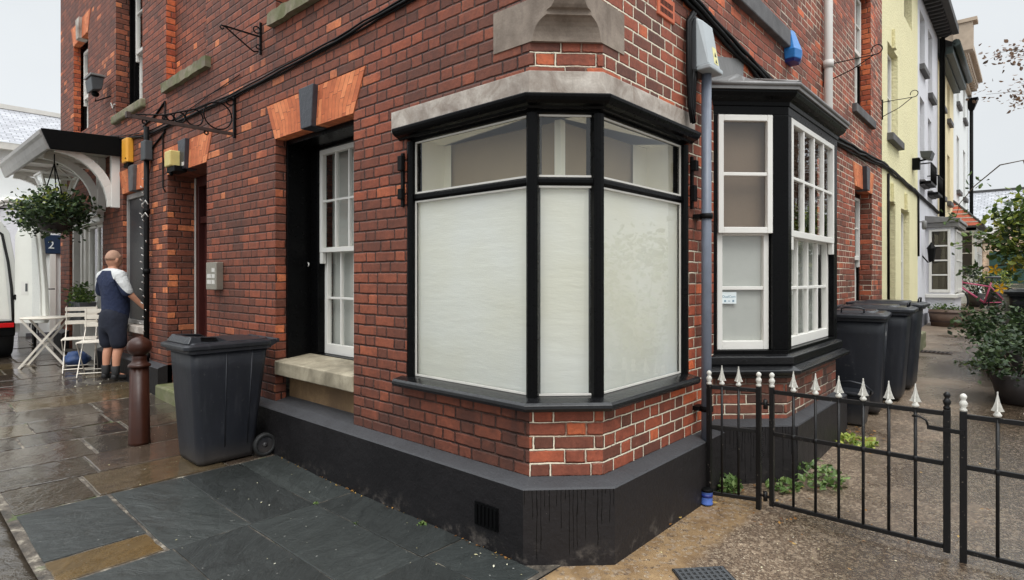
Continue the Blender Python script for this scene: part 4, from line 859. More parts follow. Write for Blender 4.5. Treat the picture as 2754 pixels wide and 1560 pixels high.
def thin_bracket(y, x1, z0, z1, name, lab):
    mb = MB(); mb.bar((.01, y, z0 - .04), (.01, y, z1 + .04), .016); mb.tube([(.0, y, z1), (x1, y, z1 + .0)], .006, 5); mb.tube([(.0, y, z0), (x1 * .55, y, z0 + (z1 - z0) * .45), (x1 * .95, y, z1)], .006, 5)
    mb.tube([(x1 + .05 * math.sin(a) , y, z1 + .05 - .05 * math.cos(a)) for a in [k * .5 for k in range(11)]], .006, 5)
    return tag(mb.build(name, M['iron']), lab, 'bracket')
thin_bracket(4.80, .52, 3.71, 3.91, 'hanging_bracket', 'thin black basket bracket crossing the white rain pipe')
thin_bracket(8.18, .42, 4.02, 4.25, 'hanging_bracket', 'thin scrolled basket bracket between the brick and yellow house')
# ---- wrought iron sign brackets on the street wall
t = thing('sign_bracket', 'large scrolled wrought iron sign bracket with rings projecting over the entrance', 'bracket', (-4.02, 0, 2.92))
X = -4.02
mb = MB(); mb.bar((X, -.012, 2.88), (X, -.012, 3.32), .03, .02); mb.build('wall_bar', M['iron'], t)
mb = MB(); mb.bar((X, -.02, 2.915), (X, -.90, 2.915), .022, .03); mb.box(X - .02, X + .02, -.92, -.89, 2.895, 2.945); mb.build('arm', M['rust_iron'], t)
def ring(mb, cy, cz, r, a0=0, a1=2 * PI, n=22, tr=.007): mb.tube([(X, cy + r * math.cos(a0 + (a1 - a0) * k / n), cz + r * math.sin(a0 + (a1 - a0) * k / n)) for k in range(n + 1)], tr, 5)
mb = MB(); ring(mb, -.165, 3.065, .128); ring(mb, -.375, 3.005, .075); ring(mb, -.50, 2.98, .047); ring(mb, -.578, 2.965, .029); ring(mb, -.62, 2.95, .018); ring(mb, -.055, 3.225, .035)
mb.tube([(X, -.025, 3.26), (X, -.12, 3.20), (X, -.24, 3.17), (X, -.37, 3.085), (X, -.50, 3.03), (X, -.63, 2.975), (X, -.85, 2.935)], .007, 5)
ring(mb, -.27, 2.885, .017); ring(mb, -.78, 2.885, .017); mb.build('scrollwork', M['iron'], t)
t = thing('sign_bracket', 'small scrolled triangular iron bracket high on the street wall', 'bracket', (-3.47, 0, 3.6)); X = -3.47
mb = MB(); mb.bar((X, -.010, 3.55), (X, -.010, 3.84), .018); mb.build('wall_bar', M['iron'], t)
mb = MB(); mb.bar((X, -.012, 3.71), (X, -.33, 3.71), .012); mb.tube([(X, -.03, 3.575), (X, -.07, 3.56), (X, -.10, 3.575), (X, -.22, 3.645), (X, -.32, 3.705), (X, -.355, 3.71), (X, -.365, 3.69), (X, -.345, 3.675), (X, -.33, 3.69)], .007, 5)
ring(mb, -.045, 3.765, .03, tr=.006); ring(mb, -.03, 3.615, .02, tr=.006); mb.build('arm', M['iron'], t)
# ---- small boxes and lamps on the street wall
t = thing('intercom', 'steel entry phone panel on brick beside the entrance door', 'intercom', (-4.42, 0, 1.39))
mb = MB(); mb.box(-4.55, -4.30, -.075, 0, 1.40, 1.68); mb.build('housing', M['solder'], t, bevel=.008)
mb = MB(); mb.box(-4.52, -4.42, -.0775, -.075, 1.46, 1.50); mb.box(-4.52, -4.42, -.0775, -.075, 1.52, 1.56)
for j in range(3): mb.box(-4.40, -4.33, -.0775, -.075, 1.46 + .06 * j, 1.50 + .06 * j)
mb.build('buttons', M['white_old'], t)
t = thing('wall_lamp', 'yellowed square lamp on the black keystone over the entrance door', 'lamp', (-5.42, -.05, 2.75))
mb = MB(); mb.box(-5.54, -5.36, -.15, -.005, 2.765, 2.94); mb.build('diffuser', M['cream_light'], t, bevel=.012)
mb = MB(); mb.box(-5.53, -5.28, -.13, -.0, 2.70, 2.763); mb.sphere((-5.44, -.11, 2.685), .022); mb.build('base', M['black_matte'], t, bevel=.006)
mb = MB(); mb.box(-5.27, -5.21, -.06, -.055, 2.76, 2.80); tag(mb.build('sensor', M['pvc']), 'tiny white sensor on the keystone above the entrance', 'sensor')
t = thing('alarm_box', 'yellow alarm box on the brickwork at the porch roof edge', 'alarm box', (-7.3, 0, 3.05))
mb = MB(); mb.loft([[(-7.42, -.0, z), (-7.42, -.07, z), (-7.38, -.085, z), (-7.22, -.085, z), (-7.18, -.07, z), (-7.18, 0, z)] for z in (3.06, 3.38)]); mb.build('cover', M['yellow'], t, bevel=.01)
mb = MB(); mb.box(-7.40, -7.20, -.06, 0, 3.0, 3.058); mb.build('base', M['black_matte'], t, bevel=.004)
mb = MB(); mb.box(-7.235, -7.205, -.088, -.084, 3.10, 3.115); mb.build('badge', M['black_matte'], t)
t = thing('flood_light', 'grey security floodlight with sensor on the brick wall left of the tall sash window', 'floodlight', (-8.5, 0, 4.2))
mb = MB(); mb.hexa([(-8.56, -.10, 4.24), (-8.26, -.10, 4.24), (-8.26, -.22, 4.21), (-8.56, -.22, 4.21), (-8.58, -.08, 4.41), (-8.24, -.08, 4.41), (-8.24, -.24, 4.39), (-8.58, -.24, 4.39)]); mb.build('head', M['grey_dark'], t, bevel=.01)
mb = MB(); mb.box(-8.60, -8.22, -.25, -.07, 4.412, 4.44); mb.build('hood', M['lead'], t, bevel=.004)
mb = MB(); mb.sphere((-8.41, -.15, 4.19), .05, sc=(1, 1, .8)); mb.build('sensor', M['black_matte'], t)
mb = MB(); mb.tube([(-8.2, -.01, 4.15), (-8.55, -.12, 4.12), (-8.41, -.13, 4.24)], .01, 5); mb.build('arm', M['iron'], t)
mb = MB(); mb.tube([(-8.2, -.01, 4.05), (-8.1, -.01, 3.95), (-8.05, -.01, 4.0), (-7.98, -.01, 3.99)], .008, 5); tag(mb.build('lamp_cable', M['pvc']), 'white flex dangling from the floodlight to the window sill', 'cable')
# downpipe with fairy lights between the boarded window and the entrance
t = thing('downpipe', 'black cast iron downpipe strung with fairy lights between window and door', 'pipe', (-6.45, -.05, 0))
mb = MB(); mb.tube([(-6.47, -.055, .16), (-6.47, -.055, 3.40)], .032, 10)
for z in (.55, 1.6, 2.35): mb.lathe([(.034, -.03), (.042, -.03), (.042, .03), (.034, .03)], (-6.47, -.055, z), 10)
mb.build('pipe', M['iron'], t)
mb = MB(); mb.box(-6.55, -6.39, -.10, -.01, 2.98, 3.22); mb.build('hopper', M['grey_dark'], t, bevel=.01)
mb = MB(); rr = random.Random(5)
for k in range(26):
    z = .6 + k * .085; a = rr.uniform(0, 6); mb.tube([(-6.47 + .05 * math.cos(a), -.07 - .03 * abs(math.sin(a)), z), (-6.47 + .075 * math.cos(a), -.08 - .05 * abs(math.sin(a)), z + .02)], .006, 4)
for z in (2.3, 2.45): mb.tube([(-6.50, -.09, z), (-6.42, -.12, z - .04), (-6.36, -.10, z + .02), (-6.33, -.08, z - .03)], .008, 4)
mb.build('fairy_lights', M['pvc'], t)
# brackets either side of the shop window (old shutter hooks)
for lab, xs in (('rusty black shutter catch left of the shop window', (-1.40, -1.375)),):
    mb = MB(); mb.box(xs[0], xs[1] , -.02, .0, 2.0, 2.36); mb.box(xs[0] - .01, xs[1] + .01, -.04, -.01, 2.05, 2.12); mb.box(xs[0] - .01, xs[1] + .01, -.04, -.01, 2.24, 2.34); tag(mb.build('shutter_catch', M['iron'], bevel=.004), lab, 'catch')
mb = MB(); mb.box(.0, .02, 1.375, 1.40, 2.0, 2.36); mb.box(.01, .04, 1.365, 1.41, 2.05, 2.16); mb.box(.01, .05, 1.365, 1.41, 2.26, 2.33); tag(mb.build('shutter_catch', M['iron'], bevel=.004), 'rusty black shutter catch between the shop window and grey pipe', 'catch')
# hook on window 1 lining
mb = MB(); mb.tube([(-3.174, .29, 1.66), (-3.14, .28, 1.655), (-3.13, .275, 1.635), (-3.15, .28, 1.625)], .005, 5); tag(mb.build('hook', M['white']), 'small white hook on the black lining of the tall window', 'hook')
# company sticker in the bay window
t = thing('alarm_sticker', 'small white company sticker inside the lower bay window pane', 'sticker', FCB(.13, -.055, 1.38))
def fcb_m(u, o, z): return Matrix(((.70711, 0, .70711, u * .70711 + o * .70711), (.70711, 0, -.70711, K + u * .70711 - o * .70711), (0, 1, 0, z), (0, 0, 0, 1)))
mb = MB(); fbox(mb, FCB, .085, .20, -.0555, -.054, 1.33, 1.417); mb.build('card', M['sticker'], t)
text_mesh('lettering', 'DualCom', .026, M['sticker_ink'], fcb_m(.1425, -.0535, 1.382), t, .0004)
mb = MB()
for u in (.112, .175): mb.lathe([(.0, 0), (.007, 0)], (0, 0, 0), 10)
mb = MB(); fbox(mb, FCB, .106, .120, -.0538, -.0532, 1.343, 1.357); fbox(mb, FCB, .136, .152, -.0538, -.0532, 1.347, 1.352); fbox(mb, FCB, .168, .182, -.0538, -.0532, 1.343, 1.357); mb.build('marks', M['sticker_ink'], t)
# ------------------------------------------------------------------ porch canopy
t = thing('porch_canopy', 'white timber porch with curved brackets and black edge boards over the shop door', 'porch', (-9.4, 0, 2.5))
x0, x1, yo = -11.05, -7.75, -.85
mb = MB(); mb.hexa([(x0, yo, 3.36), (x1, yo, 3.36), (x1, -.0, 3.41), (x0, -.0, 3.41), (x0, yo, 3.43), (x1, yo, 3.43), (x1, -.0, 3.485), (x0, -.0, 3.485)]); mb.build('roof', M['lead'], t)
mb = MB(); mb.hexa([(x1 + .0, yo + .06, 3.19), (x1 + .035, yo + .06, 3.19), (x1 + .035, 0, 3.21), (x1, 0, 3.21), (x1, yo - .04, 3.44), (x1 + .05, yo - .04, 3.44), (x1 + .05, 0, 3.475), (x1, 0, 3.475)]); mb.build('side_board', M['black_matte'], t, bevel=.006)
mb = MB(); prf = [(yo + .07, 3.19), (yo + .03, 3.19), (yo + .0, 3.26), (yo - .02, 3.34), (yo - .05, 3.37), (yo - .05, 3.43), (yo + .07, 3.43)]; mb.loft([[(x_, y_, z) for y_, z in prf] for x_ in (x0, x1 + .0)]); mb.build('front_board', M['board_grey'], t, bevel=.004)
mb = MB(); mb.box(x0, x1 - .001, yo + .07, 0, 3.30, 3.345); mb.build('soffit', M['white_old'], t)
for k, xx in enumerate((-7.84, -8.55, -9.4, -10.2, -10.95)):
    mb = MB(); 
    if k in (0, 1, 4):
        inn, outr = [], []
        for j in range(13):
            a = j / 12 * PI / 2; outr.append((-.05 - .66 * (1 - math.cos(a)), 2.52 + .74 * math.sin(a) ** .9)); inn.append((-.05 - .075 - .585 * (1 - math.cos(a)) - .02, 2.50 + .68 * math.sin(a)))
        for (a, b), (c, d) in zip(zip(outr, outr[1:]), zip(inn, inn[1:])):
            mb.hexa([(xx + s_, p[0], p[1]) for s_ in (-.035, .035) for p in (a, b, d, c)])
        mb.box(xx - .045, xx + .045, -.10, -.0, 2.50, 3.28)
    mb.box(xx - .03, xx + .03, yo + .07, -.0, 3.24, 3.298); mb.build('bracket', M['white'], t, bevel=.004)
# lantern under the porch
t = thing('porch_lantern', 'white framed lantern hanging under the porch behind the flower basket', 'lantern', (-9.2, -.45, 2.75))
mb = MB(); c = (-9.2, -.45); T0 = [(c[0] + a * .23, c[1] + b * .23, 3.05) for a, b in ((-1, -1), (1, -1), (1, 1), (-1, 1))]; B0 = [(c[0] + a * .12, c[1] + b * .12, 2.70) for a, b in ((-1, -1), (1, -1), (1, 1), (-1, 1))]; AP = (c[0], c[1], 3.20)
for k in range(4):
    mb.bar(T0[k], T0[(k + 1) % 4], .03); mb.bar(B0[k], B0[(k + 1) % 4], .03); mb.bar(T0[k], B0[k], .025); mb.bar(T0[k], AP, .025)
mb.build('frame', M['white'], t)
mb = MB(); mb.loft([[Vector(p) * 1 for p in B0], [Vector(p) for p in T0]], cap=False); mb.build('glass', M['glass'], t, fix=False)
mb = MB(); mb.tube([AP, (c[0], c[1], 3.24)], .012, 5); mb.build('hook', M['iron'], t)
# ------------------------------------------------------------------ foliage
def leaves(mb, pts, size, rng, flat=.0, elong=1.6):
    for p in pts:
        s_ = size * rng.uniform(.6, 1.3); d = Vector((rng.gauss(0, 1), rng.gauss(0, 1), rng.gauss(0, .7) - .2)).normalized(); u = d.orthogonal().normalized(); u.rotate(Matrix.Rotation(rng.uniform(0, 6.28), 3, d)) if False else None
        a = d * (s_ * elong); b = d.cross(Vector((rng.gauss(0, .5), rng.gauss(0, .5), 1))).normalized() * s_ * .55; n = a.cross(b).normalized() * s_ * .18; p = Vector(p)
        i = [mb.addv(q) for q in (p - a * .5, p - a * .1 + b + n, p + a * .25 + b * .8 + n, p + a * .55, p + a * .25 - b * .8 + n, p - a * .1 - b + n)]
        mb.face((i[0], i[1], i[2], i[3])); mb.face((i[0], i[3], i[4], i[5]))
def clumps(rng, c, rad, n, per, spread, squash=1, hollow=.45):
    out = []
    for _ in range(n):
        d = Vector((rng.gauss(0, 1), rng.gauss(0, 1), rng.gauss(0, 1))).normalized() * rng.uniform(hollow, 1) ** .6; q = Vector((c[0] + d.x * rad[0], c[1] + d.y * rad[1], c[2] + d.z * rad[2]))
        for _ in range(per): out.append(q + Vector((rng.gauss(0, spread), rng.gauss(0, spread), rng.gauss(0, spread * squash))))
    return out
rf = random.Random(21)
# hanging basket
t = thing('hanging_basket', 'large trailing green hanging basket under the white porch', 'hanging basket', (-8.45, -.62, 2.2))
mb = MB(); leaves(mb, clumps(rf, (-8.45, -.62, 2.48), (.60, .46, .17), 100, 16, .08) + clumps(rf, (-8.40, -.60, 2.30), (.46, .34, .15), 36, 12, .07) + clumps(rf, (-9.1, -.7, 2.30), (.3, .22, .10), 22, 9, .05), .040, rf); mb.slot = 1; leaves(mb, clumps(rf, (-8.5, -.66, 2.53), (.60, .45, .18), 36, 8, .06), .034, rf); mb.build('foliage', [M['leaf_dark'], M['leaf_yel']], t, fix=False)
mb = MB(); mb.lathe([(.02, 2.14), (.16, 2.18), (.23, 2.32), (.24, 2.36)], (-8.45, -.62, 0), 14); mb.build('bowl', M['pot_dark'], t)
mb = MB()
for a in (0, 2.1, 4.2): mb.tube([(-8.45 + .22 * math.cos(a), -.62 + .22 * math.sin(a), 2.3), (-8.45, -.62, 3.12)], .008, 5)
mb.tube([(-8.45, -.62, 3.12), (-8.45, -.62, 3.25)], .008, 5); mb.build('chain', M['iron'], t)
t = thing('hanging_bracket', 'black iron arm with a curled end beyond the flower basket', 'bracket', (-10.95, 0, 2.8)); X = -10.9
mb = MB(); mb.bar((X, -.01, 2.66), (X, -1.0, 2.66), .025); mb.tube([(X, -.02, 3.0), (X, -.5, 2.80), (X, -.86, 2.70)], .008, 5); mb.build('arm', M['iron'], t)
mb = MB(); ring(mb, -.90, 2.74, .055, PI * .9, PI * 2.4); mb.tube([(X, -.93, 2.66), (X, -.93, 2.53)], .01, 5); mb.build('scroll', M['iron'], t)
# window boxes
t = thing('window_box', 'grey planter trough of leafy plants fixed under the shop window', 'planter', (-9.2, -.2, .95))
mb = MB(); mb.hexa([(-9.5, -.27, .84), (-8.62, -.27, .84), (-8.62, -.06, .84), (-9.5, -.06, .84), (-9.53, -.29, .98), (-8.6, -.29, .98), (-8.6, -.04, .98), (-9.53, -.04, .98)]); mb.build('trough', M['grey_dark'], t, bevel=.008)
for k in range(3):
    mb = MB(); cx = -9.38 + k * .27; mb.hexa([(cx - .09, -.25, .985), (cx + .09, -.25, .985), (cx + .09, -.09, .985), (cx - .09, -.09, .985), (cx - .12, -.28, 1.15), (cx + .12, -.28, 1.15), (cx + .12, -.06, 1.15), (cx - .12, -.06, 1.15)]); mb.build('pot', M['grey_dark'], t, bevel=.008)
mb = MB(); leaves(mb, clumps(rf, (-9.12, -.18, 1.27), (.42, .12, .15), 46, 10, .05), .035, rf); mb.build('foliage', M['leaf'], t, fix=False)
# ------------------------------------------------------------------ wheelie bins
def rrect(hx, y0, y1, r, z, n=4):
    out = []
    for cx, cy, a0 in ((hx - r, y1 - r, 0), (-hx + r, y1 - r, PI / 2), (-hx + r, y0 + r, PI), (hx - r, y0 + r, 1.5 * PI)):
        for k in range(n + 1): a = a0 + PI / 2 * k / n; out.append((cx + r * math.cos(a), cy + r * math.sin(a), z))
    return out
def make_bin(label, group, loc, rz, style=0):
    t = thing('wheelie_bin', label, 'wheelie bin', loc, rz, group)
    b = LB(); secs = [(.225, -.27, .20, .05, .02), (.232, -.285, .20, .06, .06), (.238, -.295, .215, .06, .2), (.262, -.335, .285, .055, .80), (.270, -.345, .305, .055, .955)]
    b.loft([rrect(hx, y0, y1, r, z) for hx, y0, y1, r, z in secs], True, True, True)
    b.loft([rrect(hx, y0, y1, .05, z) for hx, y0, y1, z in ((.272, -.348, .31, .935), (.292, -.368, .33, .94), (.292, -.368, .33, .972), (.272, -.348, .31, .975))], True, True)
    body = b.build('body', M['bin'], t)
    for sx in (-1, 1):
        for y_, dy in ((-.07, .0), (.12, .03)):
            g = LB(); g.tube([(sx * .234, y_, .14), (sx * .2715, y_ + dy, .93)], .006, 6); g.build('rib', M['bin'], body)
    l = LB(); l.loft([rrect(hx, y0, y1, r, z) for hx, y0, y1, r, z in ((.300, -.400, .315, .05, .965), (.306, -.408, .320, .05, .972), (.306, -.408, .320, .05, 1.0), (.285, -.385, .30, .05, 1.012), (.27, -.365, .29, .05, 1.016), (.262, -.35, .285, .05, 1.024))], True, True)
    lid = l.build('lid', M['bin_lid'], t, bevel=.004, seg=2)
    if style == 0:
        h = LB(); 
        for sx in (-1, 1): h.hexa([(sx * .13, -.375, 1.018), (sx * .25, -.37, 1.018), (sx * .235, -.03, 1.018), (sx * .20, -.03, 1.018), (sx * .15, -.33, 1.075), (sx * .215, -.335, 1.075), (sx * .205, -.12, 1.06), (sx * .17, -.12, 1.06)])
        h.hexa([(-.20, -.372, 1.018), (.20, -.372, 1.018), (.20, -.31, 1.018), (-.20, -.31, 1.018), (-.18, -.335, 1.07), (.18, -.335, 1.07), (.18, -.30, 1.07), (-.18, -.30, 1.07)])
        h.build('lid_moulding', M['bin_lid'], lid, bevel=.008)
        g = LB(); g.hexa([(.236, -.26, 1.028), (.2375, -.12, 1.028), (.22, -.12, 1.028), (.22, -.26, 1.028), (.2245, -.26, 1.066), (.222, -.14, 1.058), (.2, -.14, 1.058), (.2, -.26, 1.066)]); g.build('hand_grip', M['black'], lid)
    else:
        h = LB(); h.loft([rrect(.20, -.25, .22, .06, 1.022), rrect(.18, -.23, .20, .06, 1.04)], True, True); h.build('lid_moulding', M['bin_lid'], lid, bevel=.005)
        g = LB(); g.tube([(.10, -.33, 1.02), (.10, -.335, 1.06), (.06, -.34, 1.075), (-.06, -.34, 1.075), (-.10, -.335, 1.06), (-.10, -.33, 1.02)], .009, 6); g.build('lid_handle', M['bin_lid'], lid)
    if style: q = LB(); q.loft([[(o_, .02 + .035 * math.cos(a), .80 + .028 * math.sin(a)) for a in [k * PI / 8 for k in range(16)]] for o_ in (.263, .2665)]); q.build('badge', M['white_old'], t)
    hb = LB(); hb.tube([(-.29, .372, 1.0), (.29, .372, 1.0)], .018, 8)
    for x_ in (-.26, -.08, .08, .26): hb.hexa([(x_ - .022, .29, .94), (x_ + .022, .29, .94), (x_ + .022, .385, .985), (x_ - .022, .385, .985), (x_ - .022, .28, 1.008), (x_ + .022, .28, 1.008), (x_ + .022, .39, 1.016), (x_ - .022, .39, 1.016)])
    hb.build('rear_handle', M['bin'], t, bevel=.003)
    ax = LB(); ax.tube([(-.27, .255, .10), (.27, .255, .10)], .012, 8); ax.build('axle', M['iron'], t)
    for sx in (-1, 1):
        wv = LB(); wv.T = Matrix.Translation((sx * .275, .255, .10)) @ Matrix.Rotation(PI / 2, 4, 'Y'); wv.lathe([(.072, -.024), (.092, -.024), (.10, -.014), (.10, .014), (.092, .024), (.072, .024), (.066, .012), (.066, -.012)], n=24); wh = wv.build('wheel', M['rubber'], t)
        wv = LB(); wv.T = Matrix.Translation((sx * .275, .255, .10)) @ Matrix.Rotation(PI / 2, 4, 'Y'); wv.lathe([(.0, -.02), (.022, -.02), (.022, .02), (.0, .02)], n=12)
        for k in range(6): a = k * PI / 3; wv.bar((0, 0, 0), (.068 * math.cos(a), .068 * math.sin(a), 0), .012, .03)
        wv.lathe([(.064, -.018), (.070, -.018), (.070, .018), (.064, .018)], n=20); wv.build('hub', M['bin'], wh)
    return t
make_bin('black wheelie bin standing on the wet pavement under the tall street window', None, (-3.29, -.42, .034), R(0), 0).scale = (.94, .94, .96)
ba = make_bin('nearest black wheelie bin with a wire lid handle beside the bay window', 'wheelie bins lined up in the alley', (.36, 4.62, .145), R(90 - 84), 1)
bb = copy_tree(ba); bb.location = (.40, 5.30, .178); bb.rotation_euler = (0, 0, R(93)); bb['label'] = 'middle black wheelie bin of the row under the narrow brick window'
bc = copy_tree(ba); bc.location = (.42, 5.98, .207); bc.rotation_euler = (0, 0, R(90)); bc['label'] = 'farthest black wheelie bin of the row towards the yellow house'
mb = MB(); fbox(mb, FR, 5.2, 5.2, 0, 0, 0, 0) if False else None
bd = copy_tree(ba); bd.location = (1.80, 8.75, .32); bd.rotation_euler = (0, 0, R(-80)); bd['label'] = 'black wheelie bin half hidden by the shrubs on the right'; bd['group'] = 'wheelie bins lined up in the alley'
# food caddy
t = thing('food_caddy', 'small black food waste caddy with an open lid in front of the alley bins', 'caddy', (.47, 3.95, .125))
mb = MB(); mb.loft([[(.47 + a * hx, 3.95 + b * hx * .9, z) for a, b in ((-1, -1), (1, -1), (1, 1), (-1, 1))] for hx, z in ((.10, .125), (.125, .40))]); mb.build('body', M['bin'], t, bevel=.015)
mb = MB(); mb.loft([[(.47 + a * hx, 3.95 + b * hx * .9, z) for a, b in ((-1, -1), (1, -1), (1, 1), (-1, 1))] for hx, z in ((.145, .402), (.15, .425), (.13, .44))]); mb.build('lid', M['bin_lid'], t, bevel=.01)
mb = MB(); mb.tube([(.33, 3.93, .40), (.31, 3.9, .46), (.36, 3.84, .52), (.47, 3.82, .54), (.58, 3.84, .52), (.63, 3.9, .46), (.61, 3.93, .40)], .011, 6); mb.build('handle', M['bin'], t)
mb = MB(); mb.lathe([(.0, 0), (.036, 0), (.038, .004), (.038, .012)], (.125, 1.375, .02), 16); mb.lathe([(.037, .012), (.037, .10)], (.125, 1.375, .02), 16)
t = thing('tin_can', 'small blue tin standing at the foot of the grey pipe', 'tin', (.12, 1.385, .0)); c = (.128, 1.36, .004)
mb = MB(); mb.lathe([(.036, 0), (.039, .003), (.039, .01), (.037, .013), (.037, .085), (.039, .088)], c, 18); mb.build('body', M['blue_can'], t)
mb = MB(); mb.lathe([(.0, .105), (.034, .105), (.039, .10), (.040, .088), (.0, .088)], c, 18); mb.build('cap', M['black_matte'], t)
mb = MB(); mb.lathe([(.0375, .05), (.0377, .05), (.0377, .07), (.0375, .07)], c, 18); mb.build('print', M['blue_dark'], t)
# ------------------------------------------------------------------ bollard
t = thing('bollard', 'dark brown fluted iron bollard with a ball top on the wet flagstones', 'bollard', (-4.09, -.80, .06))
n_ = 24; prf = [(.088, 0), (.088, .02), (.082, .66)]; rings = []
mb = MB()
for r, z in ((.088, 0), (.087, .03), (.085, .05), (.074, .68)):
    rings.append([(-4.09 + (r - .007 * (k % 2)) * math.cos(2 * PI * k / n_), -.80 + (r - .007 * (k % 2)) * math.sin(2 * PI * k / n_), .06 + z) for k in range(n_)])
mb.loft(rings, True, True, True); mb.build('shaft', M['brown_paint'], t)
mb = MB(); mb.lathe([(.076, .68), (.088, .685), (.088, .70), (.074, .712), (.06, .725), (.055, .75), (.058, .775), (.053, .78)], (-4.09, -.80, .06), 24); mb.build('collar', M['brown_paint'], t)
mb = MB(); mb.sphere((-4.09, -.80,   .06 + .858), .095, 24, 14, (1, 1, .93)); mb.build('ball', M['brown_paint'], t)
# ------------------------------------------------------------------ garden gate and railing
def finial_spear(mb, x, y, z):
    mb.lathe([(.008, 0), (.017, .006), (.019, .014), (.013, .022), (.010, .03)], (x, y, z), 10)
    pr = [(-.028, .034), (-.020, .050), (-.010, .082), (0, .134), (.010, .082), (.020, .050), (.028, .034), (.008, .030), (-.008, .030)]
    for ax in (0, 1):
        mb.loft([[((x + a) if not ax else (x + d), (y + d) if not ax else (y + a), z + b) for a, b in pr] for d in (-.003, .003)])
def finial_ball(mb, x, y, z): mb.lathe([(.012, 0), (.017, .004), (.017, .012), (.011, .02), (.018, .034), (.019, .046), (.012, .058), (.009, .062), (.016, .074), (.016, .084), (.008, .094), (.0, .097)], (x, y, z), 12)
GY = 1.5
def rails(t, x0, x1, zs):
    for z in zs: mb = MB(); mb.bar((x0, GY, z), (x1, GY, z), .016, .026); mb.build('rail', M['rail_iron'], t, bevel=.002, seg=1)
def bars(t, xs, zt, zb=.07, spear=True):
    for x_ in xs:
        mb = MB(); mb.tube([(x_, GY, zb), (x_, GY, zt)], .0085, 8); b_ = mb.build('bar', M['rail_iron'], t)
        mb = MB(); finial_spear(mb, x_, GY, zt); mb.build('finial', M['finial'], b_)
        mb = MB()
        for z in (.515,): mb.lathe([(.009, -.016), (.014, -.012), (.014, .012), (.009, .016)], (x_, GY, z), 8)
        mb.build('collar', M['rail_iron'], b_)
def gpost(t, x_, z0, z1, w_=.030, fm='finial', nm='post', gy=GY):
    mb = MB(); mb.box(x_ - w_ / 2, x_ + w_ / 2, gy - w_ / 2, gy + w_ / 2, z0, z1); p = mb.build(nm, M['rail_iron'], t, bevel=.003)
    mb = MB(); finial_ball(mb, x_, gy, z1); mb.build('finial', M['rail_iron' if fm == 'iron' else fm], p)
t = thing('railing', 'short black railing panel with white spear finials between the wall and the gate', 'railing', (.23, GY, 0))
gpost(t, .125, .03, .80, gy=1.405); gpost(t, .42, -.03, .81); 
for z in (.783, .515, .065): mb = MB(); mb.bar((.125, 1.415, z), (.405, GY, z), .016, .026); mb.build('rail', M['rail_iron'], t, bevel=.002, seg=1)
for x_, y_ in ((.20, 1.437), (.30, 1.468)):
    mb = MB(); mb.tube([(x_, y_, .07), (x_, y_, .80)], .0085, 8); b_ = mb.build('bar', M['rail_iron'], t); mb = MB(); finial_spear(mb, x_, y_, .80); mb.build('finial', M['finial'], b_)

t = thing('garden_gate', 'black iron garden gate with white spear finials standing shut across the alley', 'gate', (.96, GY, 0))
gpost(t, .503, .045, .815, .028, nm='stile'); gpost(t, 1.416, .035, .81, .032, fm='iron', nm='stile'); rails(t, .518, 1.40, (.787, .515, .063)); bars(t, (.634, .762, .89, 1.019, 1.147, 1.274), .80)
mb = MB(); mb.bar((1.33, GY - .022, .705), (1.49, GY - .022, .70), .012, .022); mb.tube([(1.335, GY - .022, .71), (1.325, GY - .022, .74), (1.30, GY - .022, .755), (1.26, GY - .022, .756)], .006, 5); mb.build('latch', M['rail_iron'], t)
for z in (.70, .10):
    mb = MB(); mb.bar((.42, GY, z), (.50, GY, z), .014); mb.lathe([(.010, -.03), (.014, -.03), (.014, .03), (.010, .03)], (.462, GY, z), 8); mb.build('hinge', M['rail_iron'], t)
mb = MB(); mb.tube([(.452 + .008 * math.cos(k), GY - .03 + .008 * math.sin(k), .53 - k * .0022) for k in range(100)], .0025, 4); mb.build('spring', M['rail_iron'], t)
t = thing('railing', 'black railing section right of the gate with a latch post', 'railing', (1.9, GY, 0))
gpost(t, 1.487, -.03, .81, .032); gpost(t, 2.75, -.03, .81, .032); rails(t, 1.50, 2.735, (.785, .515, .063)); bars(t, [1.628 + .128 * k for k in range(8)], .80)
# rubber mat in the foreground
t = tag(MB().build('x', M['rubber']) if False else thing('door_mat', 'dark ribbed rubber mat at the bottom edge of the path', 'mat', (.55, .42, 0)))
mb = MB(); mb.T = Matrix.Translation((.60, .36, .0)) @ Matrix.Rotation(R(-42), 4, 'Z'); mb.box(-.2, .2, -.14, .14, -.002, .006); mb.build('base', M['rubber'], t)
mb = MB(); mb.T = Matrix.Translation((.60, .36, .0)) @ Matrix.Rotation(R(-42), 4, 'Z')
for k in range(9): mb.box(-.19, .19, -.132 + k * .031, -.118 + k * .031, .006, .010)
for k in range(11): mb.box(-.19 + k * .036, -.18 + k * .036, -.13, .13, .006, .0095)
mb.build('ribs', M['grey_dark'], t)
